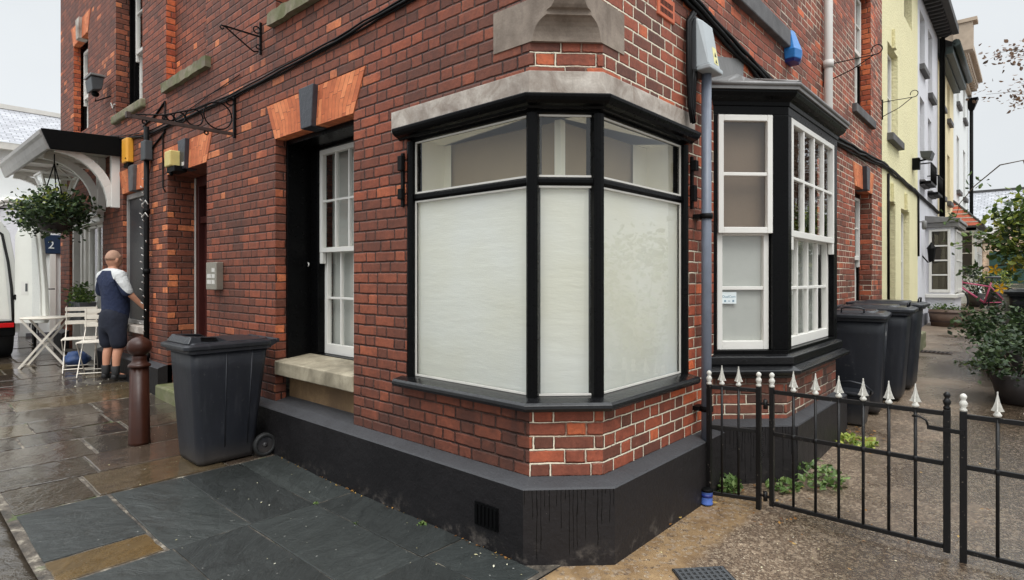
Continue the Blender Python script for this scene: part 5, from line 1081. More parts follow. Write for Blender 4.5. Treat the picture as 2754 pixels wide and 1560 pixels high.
# ------------------------------------------------------------------ street furniture on the left
def bistro_chair(label, group, loc, rz):
    t = thing('folding_chair', label, 'chair', loc, rz, group)
    # faces -y; seat .45 m
    for k in range(5):
        mb = LB(); y_ = -.19 + k * .082; mb.box(-.20, .20, y_, y_ + .066, .448, .462); mb.build('seat_slat', M['chair_white'], t, bevel=.003, seg=1)
    for z, y_ in ((.64, .225), (.745, .235), (.83, .24)):
        mb = LB(); mb.box(-.19, .19, y_, y_ + .012, z, z + .055); mb.build('back_slat', M['chair_white'], t, bevel=.003, seg=1)
    for sx in (-1, 1):
        mb = LB(); mb.bar((sx * .175, -.24, .0), (sx * .175, .222, .60), .010, .022); mb.bar((sx * .175, .222, .60), (sx * .175, .245, .90), .010, .022); mb.build('back_leg', M['chair_white'], t)
        mb = LB(); mb.bar((sx * .19, .25, .0), (sx * .19, -.19, .45), .010, .022); mb.build('front_leg', M['chair_white'], t)
    for q in (((-.175, -.20, .05), (.175, -.20, .05)), ((-.19, .20, .05), (.19, .20, .05)), ((-.195, .19, .44), (.195, .19, .44))): mb = LB(); mb.tube(q, .008, 6); mb.build('stretcher', M['chair_white'], t)
    return t
c1 = bistro_chair('cream folding bistro chair nearest the man in navy shorts', 'bistro chairs outside the shop', (-7.80, -.27, gz(-7.86, 0) + .012), R(66))
c2 = copy_tree(c1); c2.location = (-8.28, -.36, gz(-8.3, 0) + .012); c2.rotation_euler = (0, 0, R(74)); c2['label'] = 'cream folding bistro chair behind the first one, beside the window box'
t = thing('bistro_table', 'round cream folding table with crossed legs by the open van', 'table', (-9.0, -.62, gz(-9, 0) + .012), R(72))
mb = LB(); mb.lathe([(.0, .69), (.29, .69), (.30, .695), (.30, .71), (.295, .714), (.0, .714)], n=28); mb.build('table_top', M['chair_white'], t)
for sy in (-1, 1):
    mb = LB(); mb.bar((sy * .02 + .26, sy * .15, 0), (sy * .02 - .24, sy * .15, .69), .014, .028); mb.build('leg', M['chair_white'], t)
    mb = LB(); mb.bar((sy * .02 - .26, sy * .18, 0), (sy * .02 + .24, sy * .18, .69), .014, .028); mb.build('leg', M['chair_white'], t)
for q in (((.26, -.15, .01), (.26, .15, .01)), ((-.26, -.18, .01), (-.26, .18, .01)), ((0, -.2, .345), (0, .2, .345))): mb = LB(); mb.tube(q, .008, 6); mb.build('stretcher', M['chair_white'], t)
# crumpled bag
rb = random.Random(9); mb = MB(); rings = []
for j in range(8):
    a = PI * (j + .5) / 8; rings.append([(-8.78 + (.24 * math.sin(a) + rb.uniform(-.03, .03)) * math.cos(2 * PI * k / 14), -.30 + (.17 * math.sin(a) + rb.uniform(-.03, .03)) * math.sin(2 * PI * k / 14), .215 + .11 - .11 * math.cos(a) + rb.uniform(-.015, .015)) for k in range(14)])
mb.loft(rings, True, True, True); tag(mb.build('plastic_bag', M['crisp_blue']), 'crumpled blue plastic bag lying under the bistro chairs', 'bag')
# ------------------------------------------------------------------ person
def skin_mesh(vs, es, rad, sub=2):
    me = bpy.data.meshes.new('tmp'); me.from_pydata(vs, es, []); o = bpy.data.objects.new('tmp', me); COL.objects.link(o)
    sk = o.modifiers.new('s', 'SKIN'); sk.use_smooth_shade = True
    for i, r in enumerate(rad):
        v = me.skin_vertices[0].data[i]; v.radius = r if isinstance(r, tuple) else (r, r); v.use_root = (i == 0)
    ss = o.modifiers.new('d', 'SUBSURF'); ss.levels = sub; ss.render_levels = sub
    dg = bpy.context.evaluated_depsgraph_get(); dg.update(); m2 = bpy.data.meshes.new_from_object(o.evaluated_get(dg)); bpy.data.objects.remove(o); bpy.data.meshes.remove(me); return m2
def chain(segs):
    vs, es, rad, idx = [], [], [], {}
    for nm, par, p, r in segs: idx[nm] = len(vs); vs.append(p); rad.append(r); (es.append((idx[par], idx[nm])) if par else None)
    return vs, es, rad
BODY = [('pel', None, (0, .01, .86), (.115, .09)), ('bel', 'pel', (0, .04, 1.02), (.125, .11)), ('che', 'bel', (0, .015, 1.22), (.15, .105)), ('top', 'che', (0, -.005, 1.36), (.12, .085)), ('nek', 'top', (0, .0, 1.45), .056), ('hed', 'nek', (0, .02, 1.52), .06),
 ('lh', 'pel', (-.095, .0, .80), .095), ('lk', 'lh', (-.10, .03, .45), .062), ('lc', 'lk', (-.10, -.005, .33), .058), ('la', 'lc', (-.10, -.02, .09), .036), ('lf', 'la', (-.11, .10, .035), .035),
 ('rh', 'pel', (.095, .0, .80), .095), ('rk', 'rh', (.105, .02, .45), .062), ('rc', 'rk', (.105, -.015, .33), .058), ('ra', 'rc', (.11, -.03, .09), .036), ('rf', 'ra', (.14, .09, .035), .035),
 ('rs', 'top', (.165, -.01, 1.36), .066), ('ru', 'rs', (.22, .0, 1.25), .056), ('re', 'ru', (.27, .05, 1.13), .044), ('rw', 're', (.31, .17, .985), .030), ('rp', 'rw', (.32, .215, .935), (.034, .022)),
 ('ls', 'top', (-.165, -.01, 1.36), .066), ('le', 'ls', (-.26, .05, 1.12), .046), ('lw', 'le', (-.20, .23, 1.02), .030), ('lp', 'lw', (-.18, .28, 1.02), (.022, .034))]
for i, (dx, dy, dz) in enumerate([(-.024, .035, -.05), (-.008, .045, -.058), (.008, .042, -.062), (.022, .03, -.058)]):
    BODY += [('rq%d' % i, 'rp', (.32 + dx, .215 + dy * .5, .935 + dz * .55), .010), ('rr%d' % i, 'rq%d' % i, (.32 + dx * .8, .215 + dy * .4, .935 + dz * 1.2), .008)]
BODY += [('rt', 'rp', (.292, .235, .93), .011), ('rt2', 'rt', (.285, .25, .905), .009)]
man = thing('person', 'man in navy polo shirt, dark shorts and black shoes standing with his back turned', 'person', (-7.27, -.22, gz(-7.27, 0) + .012), R(20))
bm = bmesh.new(); m_ = skin_mesh(*chain(BODY)); bm.from_mesh(m_)
hm = LB(); rings = []
for j in range(1, 12):
    a = PI * j / 12; z = 1.585 - .118 * math.cos(a); r = math.sin(a)
    rings.append([(.076 * r * math.cos(2 * PI * k / 20), .018 + (.098 * r * (1 + (.10 if math.sin(2 * PI * k / 20) > .9 and 5 <= j <= 6 else 0))) * math.sin(2 * PI * k / 20) + (.012 if j < 5 and math.sin(2 * PI * k / 20) > 0 else 0), z) for k in range(20)])
hm.loft(rings, True, True, True)
for sx in (-1, 1): hm.sphere((sx * .080, .012, 1.57), .03, 8, 6, (.35, .7, 1.1))
hm.sphere((0, .125, 1.565), .018, 8, 6, (.8, 1, 1.3))
for sx in (-1, 1): hm.sphere((sx * .03, .105, 1.60), .014, 8, 6)
ho = hm.build('tmp', M['skin']); bm.from_mesh(ho.data); bpy.data.objects.remove(ho)
me = bpy.data.meshes.new('body'); bm.to_mesh(me); bm.free(); o = bpy.data.objects.new('tmp', me); COL.objects.link(o)
rm = o.modifiers.new('r', 'REMESH'); rm.mode = 'VOXEL'; rm.voxel_size = .009; rm.use_smooth_shade = True; sm = o.modifiers.new('s', 'SMOOTH'); sm.iterations = 3
dg = bpy.context.evaluated_depsgraph_get(); dg.update(); me2 = bpy.data.meshes.new_from_object(o.evaluated_get(dg)); bpy.data.objects.remove(o)
me2.materials.clear(); me2.materials.append(M['skin']); bo = bpy.data.objects.new('body', me2); COL.objects.link(bo); bo.parent = man
def garment(name, segs, mat, sub=2):
    m = skin_mesh(*chain(segs), sub); m.materials.clear(); m.materials.append(M[mat]); o = bpy.data.objects.new(name, m); COL.objects.link(o); o.parent = man; return o
sh = garment('polo_shirt', [('b', None, (0, .03, .72), (.178, .152)), ('b2', 'b', (0, .04, .86), (.182, .160)), ('c', 'b2', (0, .05, 1.02), (.184, .172)), ('d', 'c', (0, .015, 1.22), (.185, .142)), ('e', 'd', (0, -.008, 1.36), (.145, .108)), ('f', 'e', (0, .0, 1.475), .068)] + [q for s_, sx in (('r', 1), ('l', -1)) for q in ((s_ + '1', 'e', (sx * .165, -.01, 1.365), .086), (s_ + '2', s_ + '1', (sx * .222, .0, 1.25), .078), (s_ + '3', s_ + '2', (sx * .268, .042, 1.10 if sx > 0 else 1.10), .070))], 'polo')
garment('shorts', [('p', None, (0, .015, 1.0), (.175, .155)), ('q', 'p', (0, .01, .80), (.172, .15)), ('l', 'q', (-.092, .0, .68), .118), ('lk', 'l', (-.115, .02, .40), .096), ('r', 'q', (.092, .0, .68), .118), ('rk', 'r', (.12, .01, .40), .096)], 'navy_short')
for sx, ax, ay in ((-1, -.10, -.02), (1, .11, -.03)):
    mb = LB(); mb.lathe([(.046, .05), (.046, .10), (.050, .19), (.046, .195)], (ax, ay, 0), 14); mb.build('sock', M['shoe'], man)
    garment('shoe', [('a', None, (ax, ay - .055, .05), (.042, .045)), ('b', 'a', (ax, ay, .06), (.044, .05)), ('c', 'b', (ax + .012 + (.01 if sx > 0 else -.01), ay + .08, .045), (.048, .036)), ('d', 'c', (ax + .02 + (.02 if sx > 0 else -.02), ay + .16, .035), (.042, .028))], 'shoe')
mb = LB(); rings = []
for j in range(0, 7):
    a = PI * (j + .4) / 12; z = 1.588 + .121 * math.cos(a); r = math.sin(a); rings.append([(.079 * r * math.cos(2 * PI * k / 20), .012 + .101 * r * math.sin(2 * PI * k / 20), z if math.sin(2 * PI * k / 20) < .5 else max(z, 1.635)) for k in range(20)])
mb.loft(rings, True, True, True); mb.build('hair', M['hair'], man)
# ------------------------------------------------------------------ delivery van with its rear door open
vz = gz(-10.2, 0)
van = thing('delivery_van', 'white delivery van at the left edge with its rear door swung open', 'van', (-9.95, -.78, vz))
mb = MB(); secs = []
for x_, sc_ in ((-9.95, 1), (-13.0, 1), (-13.6, .98)):
    secs.append([(x_, -.78 - a, vz + z) for a, z in ((0.0, .42), (-.0, .50), (.01, 1.05), (.05, 1.45), (.12, 1.95), (.22, 2.12), (.6, 2.17), (1.3, 2.17), (1.68, 2.12), (1.78, 1.95), (1.86, 1.45), (1.9, 1.05), (1.9, .42))])
mb.loft(secs, True, True); bod = mb.build('body', M['van'], van, bevel=.01)
mb = MB(); mb.hexa([(-13.62, -.86, vz + .42), (-15.1, -.95, vz + .42), (-15.1, -2.55, vz + .42), (-13.62, -2.64, vz + .42), (-13.62, -.98, vz + 2.0), (-14.2, -1.0, vz + 1.2), (-14.2, -2.5, vz + 1.2), (-13.62, -2.5, vz + 2.0)]); mb.build('bonnet', M['van'], van, bevel=.03)
mb = MB(); mb.box(-9.9, -9.952, -2.62, -.84, vz + .36, vz + .60); mb.build('rear_bumper', M['black_matte'], van, bevel=.02)
mb = MB(); mb.poly([(-9.945, -.90, vz + .62), (-9.945, -2.55, vz + .62), (-9.945, -2.45, vz + 1.95), (-9.945, -1.0, vz + 1.95)]); mb.build('rear_opening', M['van_trim'], van, fix=False)
mb = MB(); mb.tube([(-9.942, -.86, vz + .60), (-9.942, -.88, vz + 1.1), (-9.942, -.92, vz + 1.5), (-9.942, -.99, vz + 1.92), (-9.942, -1.12, vz + 2.02), (-9.942, -1.7, vz + 2.04)], .018, 6); mb.build('door_seal', M['rubber'], van)
mb = MB(); mb.box(-9.90, -9.86, -1.06, -.86, vz + .50, vz + .57); mb.build('tail_lamp', M['red_lamp'], van, bevel=.006)
for x_ in (-10.55, -13.9):
    mb = MB(); mb.T = Matrix.Translation((x_, -.92, vz + .33)) @ Matrix.Rotation(PI / 2, 4, 'X'); mb.lathe([(.20, -.11), (.31, -.11), (.335, -.08), (.335, .08), (.31, .11), (.20, .11)], n=28); wh = mb.build('wheel', M['rubber'], van)
    mb = MB(); mb.T = Matrix.Translation((x_, -.92, vz + .33)) @ Matrix.Rotation(PI / 2, 4, 'X'); mb.lathe([(.0, -.09), (.20, -.10), (.205, .09), (.0, .05)], n=20); mb.build('rim', M['grey_dark'], wh)
mb = MB(); dx, dy = .66, .27
def dp(f, z, o=0): return (-9.93 + dx * f + o * .38, -.80 + dy * f - o * .92, vz + z)
outl = [(.0, .55), (.98, .58), (1.0, .66), (.97, 1.1), (.86, 1.75), (.80, 2.02), (.74, 2.08), (.10, 1.98), (.02, 1.9)]
mb.loft([[dp(f, z, o) for f, z in outl] for o in (0, .06)]); dr_ = mb.build('rear_door', M['van_trim'], van, bevel=.012)
mb = MB(); mb.loft([[dp(f, z, o) for f, z in ((.62, .62), (.90, .64), (.88, 1.1), (.78, 1.72), (.72, 1.98), (.60, 1.96), (.64, 1.1))] for o in (.06, .085)]); mb.build('door_rib', M['van'], dr_, bevel=.015)
mb = MB(); mb.loft([[dp(f, z, o) for f, z in ((.24, 1.0), (.46, 1.0), (.46, 1.2), (.24, 1.2))] for o in (.0605, .064)]); mb.build('hand_recess', M['white'], dr_); mb = MB(); mb.loft([[dp(f, z, o) for f, z in ((.38, 1.05), (.45, 1.05), (.45, 1.17), (.38, 1.17))] for o in (.0645, .067)]); mb.build('door_pull', M['grey_dark'], dr_)
mb = MB(); mb.box(-9.93, -9.86, -.86, -.70, vz + .92, vz + 1.0); mb.build('hinge', M['black_matte'], dr_, bevel=.01)
# ------------------------------------------------------------------ bicycles
def wheel_ring(mb, c, ax, r, tr):
    u = Vector((ax.y, -ax.x, 0)); 
    mb.tube([Vector(c) + u * 0 + ax * (r * math.cos(a)) + Vector((0, 0, r * math.sin(a))) for a in [2 * PI * k / 28 for k in range(29)]], tr, 6, False)
def bicycle(label, loc, rz, frame):
    t = thing('bicycle', label, 'bicycle', loc, rz); X_ = Vector((1, 0, 0))
    for cx in (-.52, .52):
        mb = LB(); wheel_ring(mb, (cx, 0, .34), X_, .325, .02); wv = mb.build('wheel', M['rubber'], t)
        mb = LB()
        for k in range(12): a = k * PI / 6; mb.tube([(cx, 0, .34), (cx + .31 * math.cos(a), 0, .34 + .31 * math.sin(a))], .0025, 3)
        mb.lathe([(.02, -.03), (.02, .03)], (cx, 0, .34), 8); mb.build('spokes', M['chrome'], wv)
    mb = LB()
    for a, b, r in (((-.12, 0, .32), (-.22, 0, .80), .018), ((-.12, 0, .32), (.36, 0, .70), .022), ((-.20, 0, .70), (.34, 0, .80), .018), ((-.52, 0, .34), (-.12, 0, .32), .012), ((-.52, 0, .34), (-.20, 0, .72), .012), ((.34, 0, .66), (.34, 0, .86), .022)): mb.tube([a, b], r, 7)
    mb.build('frame', M[frame], t)
    mb = LB(); mb.tube([(.35, 0, .68), (.42, .0, .55), (.52, .05, .34)], .014, 6); mb.tube([(.35, 0, .68), (.42, 0, .55), (.52, -.05, .34)], .014, 6); mb.build('fork', M['bike_black'], t)
    mb = LB(); mb.tube([(.33, 0, .86), (.31, 0, .98)], .014, 6); mb.tube([(.22, -.30, 1.0), (.30, -.2, 1.0), (.32, 0, .98), (.30, .2, 1.0), (.22, .30, 1.0)], .013, 6); mb.build('handlebar', M['bike_black'], t)
    mb = LB(); mb.tube([(-.22, 0, .80), (-.24, 0, .90)], .012, 6); mb.hexa([(-.38, -.08, .90), (-.10, -.02, .90), (-.10, .02, .90), (-.38, .08, .90), (-.38, -.07, .94), (-.10, -.02, .93), (-.10, .02, .93), (-.38, .07, .94)]); mb.build('saddle', M['bike_black'], t, bevel=.01)
    mb = LB(); mb.lathe([(.0, -.006), (.09, -.006), (.09, .006), (.0, .006)], n=16); 
    for v in range(len(mb.v)): p = mb.v[v]; mb.v[v] = Vector((p.x - .12, p.z - .05, p.y + .32))
    mb.bar((-.12, -.06, .32), (-.05, -.06, .18), .016); mb.bar((-.12, .06, .32), (-.19, .06, .46), .016); mb.build('crank', M['bike_black'], t); return t
bicycle('dark bicycle parked behind the van beyond the bistro table', (-11.6, -.35, gz(-11.6, 0)), R(172), 'bike_black')
bp = bicycle('pink and black bicycle leaning by the grey bay window', (.78, 15.0, gz(0, 15.0)), R(28), 'pink'); bp.rotation_euler = (R(-10), 0, R(200))
mb = MB(); mb.box(.50, .82, 14.5, 14.9, gz(0, 14.7) + .95, gz(0, 14.7) + 1.15); 
# ------------------------------------------------------------------ houses along the alley
def house(label, y0, y1, zt, mat, ops, eave=None, plinth=None):
    h = thing('terraced_house', label, 'house', (0, (y0 + y1) / 2, 0)); mb = MB(); zg = gz(0, y0) - .4
    wall_open(mb, FR, y0, y1, zg, zt, ops, .12); mb.poly([(0, y1, zg), (-8, y1, zg), (-8, y1, zt), (0, y1, zt)]); mb.poly([(0, y0, zg), (-8, y0, zg), (-8, y0, zt), (0, y0, zt)]); mb.build('wall', M[mat], h, fix=False)
    return h
def simple_window(h, u0, u1, z0, z1, o=-.12, glass=True, sill=True, sillmat='sill_grey', frame='white', cols=2):
    W_ = sash(FR, 'window', h, u0, u1, z0, z1, o + .03, cols, 2, stile=.07, bar=.03, mat=frame); board(FR, 'dark_back', W_, u0, u1, z0, z1, o - .2, 'dark_room')
    if sill: mb = MB(); fbox(mb, FR, u0 - .1, u1 + .1, -.1, .09, z0 - .12, z0); mb.build('sill', M[sillmat], W_, bevel=.008)
# yellow
yo_ = [(8.66, 9.62, 3.86, 5.36, .12), (8.66, 9.40, .2, 2.78, .16), (9.95, 10.90, .6, 2.76, .16), (10.3, 11.2, 6.3, 7.3, .12)]
h = house('pale yellow rendered house with dark sills next to the brick corner building', 8.2, 11.95, 7.45, 'yellow_wall', yo_)
simple_window(h, 8.72, 9.60, 3.86, 5.34); simple_window(h, 10.0, 10.85, .9, 2.74, sill=False)
mb = MB(); fbox(mb, FR, 8.68, 9.38, -.22, -.16, .3, 2.76); mb.build('door', M['door_brown'], h, bevel=.01)
for a, b, z in ((8.66, 9.40, 2.78), (9.95, 10.9, 2.76), (8.66, 9.62, 5.36)):
    mb = MB(); c = (a + b) / 2; mb.hexa([(o, c + k, zz) for zz, w_ in ((z - .01, .07), (z + .30, .10)) for o, k in ((.0, -w_), (.05, -w_), (.05, w_), (.0, w_))]); mb.build('keystone', M['yellow_wall'], h, bevel=.006)
mb = MB(); fbox(mb, FR, 8.2 + .01, 11.94, -.05, .035, -.2, .95); mb.build('plinth', M['grey_plinth'], h)
mb = MB(); mb.tube([(.02, 8.62, 3.2), (.02, 8.62, 2.3), (.02, 8.64, .8)], .02, 6); mb.build('wall_cable', M['iron'], h); mb = MB(); mb.tube([(.02, 11.9, 3.2), (.02, 11.92, 1.95)], .02, 6); mb.build('wall_cable', M['iron'], h)
mb = MB(); mb.poly([(.3, 8.2, 7.4), (.3, 11.95, 7.4), (-4, 11.95, 10.2), (-4, 8.2, 10.2)]); mb.build('roof', M['slate_roof'], h, fix=False)
mb = MB(); fbox(mb, FR, 8.5, 9.5, .03, .42, .30, .62); mb.build('step', M['step_stone'], h, bevel=.02)
t = thing('flood_light', 'security floodlight on the yellow wall above the cable', 'floodlight', (.0, 11.3, 3.8))
mb = MB(); mb.hexa([(.16, 11.1, 3.82), (.30, 11.1, 3.78), (.30, 11.45, 3.78), (.16, 11.45, 3.82), (.14, 11.08, 3.94), (.34, 11.08, 3.92), (.34, 11.47, 3.92), (.14, 11.47, 3.94)]); mb.build('head', M['grey_dark'], t, bevel=.008)
mb = MB(); mb.box(.0, .12, 11.2, 11.36, 3.62, 3.84); mb.tube([(.1, 11.28, 3.78), (.22, 11.28, 3.80)], .02, 6); mb.build('base', M['black_matte'], t, bevel=.01)
# grey lilac
go = [(12.25, 13.0, 5.95, 7.1, .12), (13.55, 14.25, 5.60, 7.1, .12), (12.25, 12.95, 3.55, 5.3, .12), (13.5, 14.1, 3.40, 5.1, .12)]
h = house('lilac grey rendered house with black rain pipe and a white boxed bay', 11.95, 15.25, 7.45, 'lilac_wall', go)
for a, b, z0, z1 in ((12.3, 12.95, 5.95, 7.05), (13.6, 14.2, 5.65, 7.05), (12.3, 12.9, 3.55, 5.28), (13.52, 14.08, 3.45, 5.08)): simple_window(h, a, b, z0, z1)
mb = MB(); fbox(mb, FR, 11.96, 15.2, -.05, .04, 0, .75); mb.build('plinth', M['grey_plinth'], h)
for y_, z in ((12.6, 3.55), (13.8, 3.45)):
    mb = MB(); fbox(mb, FR, y_ - .4, y_ + .4, .0, .20, z - .1, z - .04); mb.tube([(.20, y_ - .4, z - .05), (.20, y_ - .4, z + .32), (.20, y_ + .4, z + .32), (.20, y_ + .4, z - .05)], .014, 5)
    for k in range(9): mb.tube([(.20, y_ - .36 + k * .09, z - .05), (.20, y_ - .36 + k * .09, z + .32)], .009, 4)
    mb.tube([(.0, y_ - .4, z + .32), (.20, y_ - .4, z + .32)], .014, 5); mb.build('window_guard', M['iron'], h)
mb = MB(); fbox(mb, FR, 11.95, 15.25, 0, .30, 7.42, 7.50); fbox(mb, FR, 11.95, 15.25, .30, .42, 7.40, 7.56)
for k in range(14): fbox(mb, FR, 12.05 + k * .23, 12.12 + k * .23, .02, .29, 7.36, 7.42)
mb.build('eaves', M['eave_dark'], h); mb = MB(); mb.poly([(.42, 11.95, 7.56), (.42, 15.25, 7.56), (-4, 15.25, 10.3), (-4, 11.95, 10.3)]); mb.build('roof', M['slate_roof'], h, fix=False)
mb = MB(); mb.tube([(.09, 15.28, gz(0, 15)), (.09, 15.28, 7.38), (.25, 15.2, 7.45)], .06, 8); mb.build('rain_pipe', M['black_matte'], h)
mb = MB(); fbox(mb, FR, 13.12, 14.75, 0, .50, gz(0, 13) - .3, 1.10); fbox(mb, FR, 13.12, 13.20, .0, .50, 1.10, 2.62); fbox(mb, FR, 13.2, 13.26, .02, .08, 1.1, 2.62)
bay = mb.build('bay', M['lilac_wall'], h)
mb = MB(); mb.box(-.0, .56, 13.05, 14.82, 1.08, 1.16); mb.build('sill', M['white'], bay, bevel=.01)
mb = MB(); mb.box(.0, .58, 13.04, 14.84, 2.60, 2.70); mb.hexa([(0, 13.0, 2.70), (.62, 13.0, 2.70), (.62, 14.86, 2.70), (0, 14.86, 2.70), (0, 13.0, 2.86), (.60, 13.0, 2.78), (.60, 14.86, 2.78), (0, 14.86, 2.90)]); mb.build('roof', M['lead'], bay, bevel=.01)
FS = lambda u, o, z: (u, 13.12 - o, z)
sash(FS, 'window', bay, .06, .44, 1.2, 2.56, .03, 1, 4, stile=.05, bar=.03); board(FS, 'dark_back', bay, .10, .40, 1.22, 2.52, .0015, 'dark_room')
FF = lambda u, o, z: (.5 + o, u, z); sash(FF, 'window', bay, 13.3, 14.6, 1.2, 2.56, .03, 3, 2, stile=.05); board(FF, 'dark_back', bay, 13.3, 14.6, 1.2, 2.56, -.06, 'dark_room')
t = thing('wall_lantern', 'black carriage lantern on the lilac grey wall beside the bay', 'lantern', (.0, 12.6, 2.0))
mb = MB(); mb.lathe([(.05, 1.86), (.075, 2.12), (.09, 2.13), (.03, 2.22), (.01, 2.26)], (.16, 12.6, 0), 8, False); mb.tube([(.0, 12.6, 1.98), (.1, 12.6, 1.84), (.16, 12.6, 1.86)], .014, 5); mb.build('case', M['black_matte'], t); mb = MB(); mb.lathe([(.045, 1.9), (.065, 2.08)], (.16, 12.6, 0), 8, False); mb.build('glass', M['glass'], t)
t = thing('wall_spot_lamp', 'small spot lamp at the edge of the lilac grey wall', 'lamp', (.0, 12.05, 2.6)); mb = MB(); mb.lathe([(.03, 2.5), (.045, 2.54), (.045, 2.66), (.03, 2.68)], (.1, 12.05, 0), 8); mb.tube([(0, 12.05, 2.66), (.1, 12.05, 2.66)], .012, 5); mb.build('head', M['lead'], t)
# cream
co = [(15.75, 16.4, 5.9, 6.85, .12), (17.4, 18.05, 5.85, 6.85, .12), (15.75, 16.4, 3.6, 5.0, .12), (17.4, 18.05, 3.6, 4.9, .12)]
h = house('narrow cream rendered house between the lilac and the white house', 15.25, 19.05, 7.0, 'cream_wall', co)
for a, b, c, d, _ in co: simple_window(h, a + .03, b - .03, c, d - .03)
mb = MB(); fbox(mb, FR, 15.3, 19.05, 0, .16, 6.92, 7.05); fbox(mb, FR, 15.3, 19.05, .16, .30, 6.98, 7.16); mb.tube([(.36, 15.3, 7.22), (.36, 19.0, 7.22)], .09, 8); mb.build('eaves', M['gutter_green'], h)
mb = MB(); mb.poly([(.36, 15.25, 7.2), (.36, 19.05, 7.2), (-4, 19.05, 10.), (-4, 15.25, 10.)]); mb.build('roof', M['slate_roof'], h, fix=False)
# white
wo = [(20.0, 20.8, 6.9, 8.0, .12), (22.2, 23.0, 6.85, 8.0, .12), (20.0, 20.8, 4.2, 5.9, .12), (22.2, 23.0, 4.2, 5.8, .12)]
h = house('tall white house with brown stone cornice at the end of the row', 19.05, 24.2, 8.6, 'white_wall', wo)
for a, b, c, d, _ in wo: simple_window(h, a + .03, b - .03, c, d - .03)
mb = MB(); fbox(mb, FR, 19.0, 24.3, 0, .10, 8.0, 8.3); fbox(mb, FR, 19.0, 24.35, 0, .28, 8.3, 8.5); fbox(mb, FR, 18.95, 24.4, 0, .40, 8.5, 8.62)
for k in range(18): fbox(mb, FR, 19.1 + k * .29, 19.22 + k * .29, .10, .26, 8.16, 8.3)
fbox(mb, FR, 18.9, 19.25, -.0, .46, 8.1, 8.9); fbox(mb, FR, 18.86, 19.3, -1.0, .56, 8.9, 9.0); mb.build('cornice', M['cornice_brown'], h)
mb = MB(); mb.poly([(.1, 19.0, 7.0), (.1, 19.0, 8.9), (-5, 19.0, 11), (-5, 19.0, 7)]); mb.build('gable_end', M['cornice_brown'], h, fix=False)
mb = MB(); mb.tube([(.10, 24.1, gz(0, 24)), (.10, 24.1, 7.7)], .055, 8); mb.loft([[(.1 + a * r, 24.1 + b * r, z) for a, b in ((-1, -1), (1, -1), (1, 1), (-1, 1))] for r, z in ((.07, 7.5), (.2, 7.9))]); mb.lathe([(.06, 3.0), (.2, 3.1), (.2, 3.6), (.06, 3.7)], (.1, 24.1, 0), 8); mb.build('rain_pipe', M['black_matte'], h)
mb = MB(); fbox(mb, FR, 18.6, 21.0, 0, .55, gz(0, 18) - .2, 1.5); fbox(mb, FR, 18.6, 18.7, 0, .55, 1.5, 3.0); fbox(mb, FR, 18.6, 21.0, .0, .55, 2.85, 3.0); bay = mb.build('bay', M['white_wall'], h)
FS2 = lambda u, o, z: (u, 18.6 - o, z); sash(FS2, 'window', bay, .05, .52, 1.55, 2.85, .02, 1, 2, stile=.06); board(FS2, 'dark_back', bay, .1, .48, 1.6, 2.8, .0015, 'dark_room'); FF2 = lambda u, o, z: (.55 + o, u, z); sash(FF2, 'window', bay, 18.8, 20.8, 1.55, 2.85, .02, 2, 2, stile=.07); board(FF2, 'dark_back', bay, 18.8, 20.8, 1.55, 2.85, -.1, 'dark_room')
mb = MB(); mb.poly([(.70, 18.45, 2.98), (.0, 18.45, 2.98), (.0, 19.0, 3.75)]); mb.poly([(.70, 18.45, 2.98), (.70, 21.1, 2.98), (.0, 20.6, 3.75), (.0, 19.0, 3.75)])
for n in range(2): mb.uv[n] = [(0, 0), (1, 0), (.5, .8)] if n == 0 else [(0, 0), (2.6, 0), (2, 1), (.6, 1)]
mb.build('tiled_roof', M['tile_red'], bay, fix=False); mb = MB(); mb.box(0, .74, 18.42, 21.1, 2.93, 2.985); mb.tube([(.72, 18.45, 2.99), (0, 19.0, 3.77)], .03, 6); mb.build('roof_edge', M['eave_dark'], bay)
mb = MB()
for k in range(1, 6):
    f = k / 6; mb.box(.0, .70 * (1 - f) + .02, 18.45 + .55 * f - .03, 18.45 + .55 * f, 2.98 + .77 * f - .03, 2.98 + .77 * f - .0)
mb.build('tile_courses', M['white_old'], bay)
# far building closing the alley
t = thing('end_building', 'low pale brick building with slate roof and white gable at the alley end', 'building', (1.5, 31, 1))
mb = MB(); mb.poly([(-6, 30.5, .5), (.15, 30.5, .5), (.15, 30.5, 3.3), (-6, 30.5, 3.3)]); mb.poly([(.15, 29.6, .5), (5.2, 29.6, .5), (5.2, 29.6, 3.1), (2.7, 29.6, 5.1), (.15, 29.6, 3.1)]); mb.poly([(.15, 29.6, .5), (.15, 30.5, .5), (.15, 30.5, 3.3), (.15, 29.6, 3.1)]); mb.build('wall', M['brick_pale'], t, fix=False)
mb = MB(); mb.poly([(-6, 30.2, 3.2), (6, 30.2, 3.2), (6, 34.6, 5.75), (-6, 34.6, 5.75)]); mb.uv[0] = [(0, 0), (12, 0), (12, 5), (0, 5)]; mb.poly([(0, 29.4, 3.06), (2.7, 29.4, 5.2), (2.7, 34, 5.2), (0, 34, 3.06)]); mb.uv[1] = [(0, 0), (0, 3), (4, 3), (4, 0)]; mb.poly([(5.4, 29.4, 3.06), (5.4, 34, 3.06), (2.7, 34, 5.2), (2.7, 29.4, 5.2)]); mb.build('roof', M['slate_roof'], t, fix=False)
mb = MB(); mb.box(-6, 6, 34.5, 34.7, 5.7, 5.82); mb.build('ridge', M['eave_dark'], t)
mb = MB(); mb.hexa([(0, 29.35, 2.95), (2.7, 29.35, 5.08), (2.7, 29.45, 5.08), (0, 29.45, 2.95), (0, 29.35, 3.22), (2.7, 29.35, 5.35), (2.7, 29.45, 5.35), (0, 29.45, 3.22)]); mb.build('barge_board', M['white'], t)
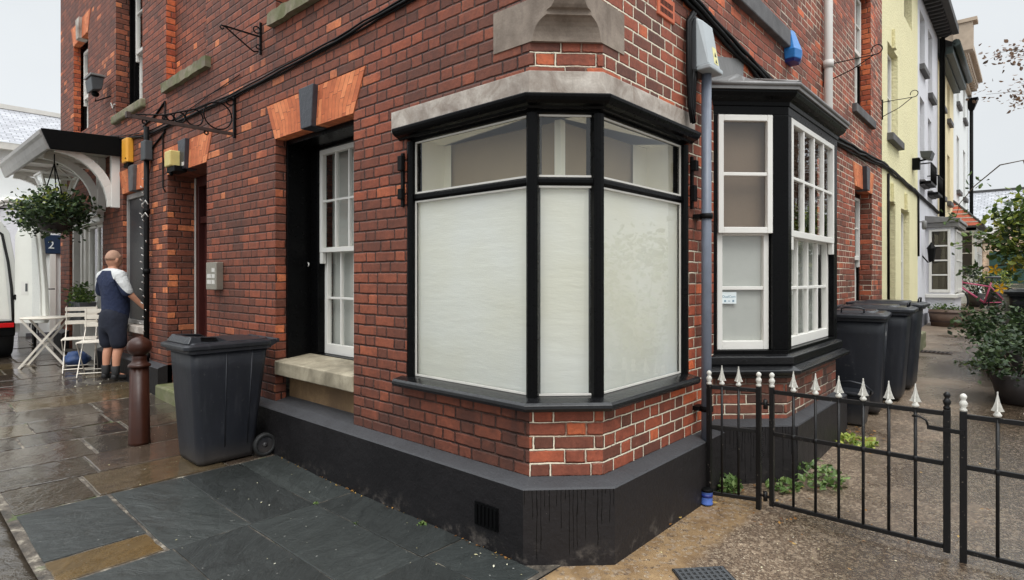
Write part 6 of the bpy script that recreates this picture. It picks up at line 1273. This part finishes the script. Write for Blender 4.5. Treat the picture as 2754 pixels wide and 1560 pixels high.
mb = MB(); mb.box(.35, 5, 29.5, 29.59, 1, 2.6); mb.build('gate', M['green_door'], t)
# ------------------------------------------------------------------ tubs, pots, shrubs, tree on the alley side
t = thing('planter_tub', 'oval brown wooden tub of low plants before the lilac bay window', 'planter', (.52, 12.65, .5))
zt_ = gz(0, 12.6) - .02
mb = MB(); cx, cy = .45, 12.70
def oval(a, b, z): return [(cx + .745 * a * math.cos(q) - .30 * b * math.sin(q) + .0, cy + .30 * a * math.cos(q) * .6 + b * math.sin(q), z) for q in [2 * PI * k / 22 for k in range(22)]]
mb.loft([oval(.40, .20, zt_), oval(.47, .24, zt_ + .36)], True, True, True); mb.build('tub', M['wood_tub'], t)
mb = MB()
for z, k in ((.10, .425), (.28, .46)): mb.loft([oval(k + .008, k * .51 + .008, zt_ + z), oval(k + .014, k * .51 + .014, zt_ + z + .035)], True, False)
mb.build('hoop', M['rust_iron'], t)
mb = MB(); leaves(mb, clumps(rf, (cx, cy, zt_ + .38), (.34, .18, .05), 50, 8, .04), .03, rf); mb.build('foliage', M['leaf'], t, fix=False)
def potted(label, x, y, r, h, fol, n, mat='leaf', ls=.035, extra=None):
    z = gz(x, y); t = thing('potted_plant', label, 'plant', (x, y, z))
    mb = MB(); mb.lathe([(.0, 0), (r * .72, 0), (r, h), (r * .92, h), (r * .88, h - .04), (.0, h - .04)], (x, y, z), 16); mb.build('pot', M['pot_dark'], t)
    mb = MB(); leaves(mb, clumps(rf, (x, y, z + h + fol[2] * .8), fol, n, 12, .06), ls, rf); mb.build('foliage', M[mat], t, fix=False)
    mb = MB()
    for k in range(5): a = k * 1.3; mb.tube([(x, y, z + h - .05), (x + fol[0] * .5 * math.cos(a), y + fol[1] * .5 * math.sin(a), z + h + fol[2])], .008, 4)
    mb.build('stem', M['bark'], t); return t
potted('yellow green leafy plant in a dark pot beyond the bicycle', .95, 18.6, .22, .45, (.42, .35, .28), 40, 'leaf_yel', .045)
potted('dark green plant in a pot between bicycle and yellow green plant', .60, 17.6, .2, .35, (.40, .35, .40), 45, 'leaf_dark', .045)
potted('large dark shrub in a brown pot spreading over the path on the right', 1.68, 7.15, .28, .34, (.68, .7, .32), 150, 'leaf_dark', .038)
potted('low green shrub in a pot nearest the railing on the right', 1.66, 5.75, .26, .30, (.42, .5, .26), 90, 'leaf_dark', .032)
potted('dense shrub with white flecks beside the half hidden wheelie bin', 1.42, 8.0, .22, .28, (.34, .34, .24), 60, 'leaf_dark', .034)
def bush(name, label, c, rad, n, per, ls, mat, stems=True, spread=.10, base=None, mat2=None):
    t = thing(name, label, 'shrub', (c[0], c[1], gz(c[0], c[1])))
    mb = MB(); leaves(mb, clumps(rf, c, rad, n, per, spread), ls, rf); 
    if mat2: mb.slot = 1; leaves(mb, clumps(rf, c, rad, n // 2, per, spread), ls, rf)
    mb.build('foliage', [M[mat], M[mat2 or mat]], t, fix=False)
    mb = MB(); zb = gz(c[0], c[1])
    for k in range(7):
        a = k * .9; mb.tube([(c[0] + .1 * math.cos(a), c[1] + .1 * math.sin(a), zb), (c[0] + rad[0] * .3 * math.cos(a), c[1] + rad[1] * .3 * math.sin(a), c[2] - rad[2] * .3), (c[0] + rad[0] * .75 * math.cos(a), c[1] + rad[1] * .75 * math.sin(a), c[2] + rad[2] * .5)], [.018, .012, .004], 5)
    mb.build('stem', M['bark'], t); return t
bs = bush('flowering_shrub', 'tall leafy shrub with yellow flowers overhanging the alley on the right', (1.92, 8.15, 2.12), (.62, .75, .56), 130, 13, .055, 'leaf', mat2='leaf_yel')
for p in ((1.367, 7.93, 1.632), (1.56, 8.0, 1.668), (1.43, 7.9, 1.377)):
    mb = MB()
    for k in range(5):
        a = k * 1.256; mb.poly([p, (p[0] + .05 * math.cos(a - .4), p[1] - .03, p[2] + .05 * math.sin(a - .4)), (p[0] + .085 * math.cos(a), p[1] - .02, p[2] + .085 * math.sin(a)), (p[0] + .05 * math.cos(a + .4), p[1] - .03, p[2] + .05 * math.sin(a + .4))])
    mb.build('flower', M['yellow_petal'], bs, fix=False)
mb = MB(); tw = [((1.6, 8.1, 1.95), (1.25, 7.95, 2.0), (.92, 7.8, 1.96)), ((1.5, 8.1, 1.7), (1.2, 7.95, 1.66), (1.0, 7.85, 1.60)), ((1.6, 8.1, 2.2), (1.3, 8.0, 2.12), (1.05, 7.95, 2.1))]
for q in tw: mb.tube(q, [.01, .007, .003], 5)
arch_ = [(1.75, 8.4, 1.2), (1.80, 8.45, 2.6), (1.66, 8.46, 3.17), (1.40, 8.63, 3.16), (1.10, 8.76, 2.90), (.92, 8.82, 2.66), (.87, 8.84, 2.45)]
mb.tube(arch_, [.016, .014, .011, .009, .007, .005, .003], 6); mb.build('branch', M['bark'], bs)
lp = []
for q in tw:
    for k in range(10): f = k / 9; lp += [Vector(q[1]).lerp(Vector(q[2]), f) + Vector((rf.gauss(0, .05), rf.gauss(0, .05), rf.gauss(0, .04))) for _ in range(2)]
lp += [Vector(arch_[-1]) + Vector((rf.gauss(0, .10), rf.gauss(0, .1), rf.gauss(.03, .09))) for _ in range(22)] + [Vector(arch_[-3]) + Vector((rf.gauss(0, .10), rf.gauss(0, .1), rf.gauss(.03, .06))) for _ in range(12)]
mb = MB(); leaves(mb, lp, .055, rf); mb.build('foliage', M['leaf'], bs, fix=False)
bush('garden_shrub', 'broad green shrub lining the garden side of the alley', (3.0, 6.4, 1.1), (.9, 2.6, 1.2), 240, 12, .07, 'leaf', spread=.16)
bush('garden_shrub', 'dense evergreen shrub at the back of the garden border', (3.2, 12.5, 1.6), (1.3, 3.2, 1.3), 220, 12, .09, 'leaf_dark', spread=.2)
# tree reaching in at the top right
t = thing('garden_tree', 'tree with sparse brownish autumn leaves reaching in from the upper right', 'tree', (4.6, 16.5, gz(0, 16.5)))
mb = MB(); zb = gz(0, 16.5); mb.tube([(4.6, 16.5, zb), (4.5, 16.4, 2.8), (4.4, 16.3, 4.4), (4.3, 16.1, 6.0)], [.20, .16, .12, .07], 9)
tips = []
rt = random.Random(4)
for k in range(20):
    z0 = 2.9 + k * .17; a = PI + rt.uniform(-1.3, 1.3) if k % 3 else rt.uniform(0, 6.28); L_ = rt.uniform(1.5, 3.2); st = Vector((4.5, 16.3, z0)); p = [st]
    for j in range(1, 5): p.append(st + Vector((math.cos(a) * L_ * j / 4 + rt.gauss(0, .12), math.sin(a) * L_ * j / 4 + rt.gauss(0, .12), .9 * (j / 4) ** .7 + rt.gauss(0, .1) - (.5 * (j / 4) ** 2 if k % 2 else 0))))
    mb.tube(p, [.05, .035, .022, .012, .005], 5)
    for j in (2, 3, 4):
        for _ in range(3):
            e_ = p[j] + Vector((rt.gauss(-.25, .35), rt.gauss(0, .35), rt.gauss(-.05, .25))); mb.tube([p[j], p[j].lerp(e_, .5) + Vector((0, 0, .05)), e_], [.010, .006, .003], 4); tips.append(e_); tips.append(p[j].lerp(e_, .6))
mb.build('trunk', M['bark'], t)
lp = [q + Vector((rt.gauss(0, .16), rt.gauss(0, .16), rt.gauss(0, .13))) for q in tips for _ in range(20) if q.z > 3.6]
mb = MB(); leaves(mb, lp, .06, rf); mb.build('crown', M['leaf_brown'], t, fix=False)
# weeds and litter
def weed(label, x, y, r, n, h=.10, mat='leaf_weed', s_=.03):
    z = gz(x, y); mb = MB(); pts = []
    for _ in range(n): a = rf.uniform(0, 6.28); q = r * math.sqrt(rf.random()); pts.append((x + q * math.cos(a), y + q * math.sin(a), z + rf.uniform(.01, h) * (1 - q / r * .7)))
    leaves(mb, pts, s_, rf)
    for p in pts:
        if n < 60: mb.tube([(x, y, z), p], .0015, 3)
    return tag(mb.build('weed', M[mat], fix=False), label, 'weed')
weed('tuft of pale green weeds at the bay plinth corner', .60, 2.20, .20, 150, .20); weed('small green weed patch spreading in front of the bay plinth', .45, 1.96, .13, 80, .07)
weed('clump of green weeds between the service pipe and bay plinth', .14, 1.68, .10, 110, .16); weed('patch of yellowing weeds and leaves at the plinth end by the bins', .56, 3.35, .22, 130, .05, 'leaf_yel', .035)
weed('weeds beside the large potted shrub on the right', 1.2, 8.0, .3, 120, .06, 'leaf', .03)
weed('tiny weed growing in the slab joint nearest the wall vent', -1.03, -.14, .022, 30, .04, s_=.020); weed('tiny weed in the slate joint below the tall window', -1.83, -.40, .018, 26, .02, s_=.016); weed('tiny weed in the middle of the slate paving', -1.35, -.40, .014, 20, .02, s_=.014)
mb = MB(); rl = random.Random(31)
def litter(mb, x0, x1, y0, y1, n, s_):
    for _ in range(n):
        x, y = rl.uniform(x0, x1), rl.uniform(y0, y1); z = gz(x, y) + .018; a = rl.uniform(0, 6.28); k = s_ * rl.uniform(.5, 1.3); u = Vector((math.cos(a), math.sin(a), rl.uniform(-.3, .3))) * k; v = Vector((-math.sin(a), math.cos(a), rl.uniform(-.3, .3))) * k * .6; p = Vector((x, y, z))
        mb.poly([p - u, p + v * .8, p + u, p - v])
litter(mb, .05, 1.6, .6, 4.2, 70, .012); litter(mb, .05, .7, 1.3, 2.2, 40, .016); litter(mb, -2.9, -.3, -.13, -.105, 60, .010); litter(mb, .4, .8, 3.0, 3.8, 40, .02)
tag(mb.build('fallen_leaves', M['debris'], fix=False), 'scattered brown fallen leaves on the path', 'leaf litter', kind='stuff')
mb = MB(); litter(mb, -2.8, -.2, -1.3, -.12, 46, .006); litter(mb, -.75, -.15, -.24, -.11, 9, .010); litter(mb, -7.8, -6.6, -.7, -.1, 20, .016); litter(mb, -6, -3, -1.5, -.2, 20, .008); litter(mb, 0, 1.4, -.3, 1.4, 30, .006)
tag(mb.build('petal_litter', M['pale_debris'], fix=False), 'pale specks of petals and grit on the paving', 'litter', kind='stuff')
t = thing('drain_grating', 'rusty slotted drain grating set across the alley path', 'drain', (.52, 8.9, gz(0, 8.9)))
mb = MB(); z = gz(0, 8.9); mb.box(.22, .82, 8.78, 9.02, z - .01, z + .003); mb.build('frame', M['rust_iron'], t); mb = MB()
for k in range(10): mb.box(.245 + k * .056, .27 + k * .056, 8.80, 9.0, z + .003, z + .008)
mb.build('slot', M['black_matte'], t)
# ------------------------------------------------------------------ white building across the street end
t = thing('white_building', 'white arcaded building with slate roof at the far end of the street', 'building', (-19, 1, .5))
mb = MB(); mb.box(-25, -19, -9, 14, .0, 5.1); mb.build('wall', M['white_wall'], t)
mb = MB(); mb.poly([(-18.7, -9.2, 5.15), (-18.7, 14, 5.15), (-22, 14, 6.75), (-22, -9.2, 6.75)]); mb.uv[0] = [(0, 0), (23, 0), (23, 4), (0, 4)]; mb.build('roof', M['slate_roof'], t, fix=False)
mb = MB(); mb.box(-19, -18.72, -9.1, 14, 4.95, 5.13); mb.box(-22.1, -21.9, -9.2, 14, 6.72, 6.86); mb.build('gutter', M['white_old'], t)
for k, cy in enumerate((-2.0, -.85, .30, 1.45, 2.6)):
    mb = MB()
    for r, o in ((.48, .10), (.38, .05)):
        pts = [(-18.96 + o * .3, cy - r, .4), (-18.96 + o * .3, cy - r, 3.1)] + [(-18.96 + o * .3, cy - r * math.cos(a), 3.1 + 1.1 * r * math.sin(a)) for a in [PI * j / 12 for j in range(1, 12)]] + [(-18.96 + o * .3, cy + r, 3.1), (-18.96 + o * .3, cy + r, .4)]
        mb.tube(pts, .07 if r > .4 else .04, 6)
    mb.build('arch_moulding', M['white'], t)
    mb = MB(); mb.poly([(-18.985, cy - .36, .4), (-18.985, cy + .36, .4), (-18.985, cy + .36, 3.1)] + [(-18.985, cy + .36 * math.cos(a), 3.1 + .4 * math.sin(a)) for a in [PI * j / 10 for j in range(1, 10)]] + [(-18.985, cy - .36, 3.1)]); mb.build('arch_panel', M['lilac_wall'], t, fix=False)
t = thing('shop_sign', 'navy shop sign board numbered 2 above a white doorway', 'sign', (-13.0, .75, 2.2))
mb = MB(); mb.box(-13.05, -13.0, -.14, 1.3, 2.0, 2.38); mb.build('board', M['navy_sign'], t, bevel=.01)
text_mesh('number', '2', .22, M['sticker'], Matrix(((0, 0, 1, -12.995), (1, 0, 0, .14), (0, 1, 0, 2.17), (0, 0, 0, 1))), t, .002)
t = thing('side_doorway', 'white panelled doorway front under the navy sign', 'doorway', (-13.0, .75, .3))
mb = MB(); mb.box(-13.2, -13.06, -.35, 3, .2, 2.6); mb.build('wall', M['white_wall'], t)
for a in (.12, .42, .80): mb = MB(); mb.box(-13.06, -13.0, a, a + .10, .3, 1.99); mb.build('pilaster', M['white'], t, bevel=.006)
mb = MB(); mb.box(-13.06, -12.98, -.25, 1.4, .2, .42); mb.build('plinth', M['grey_plinth'], t)
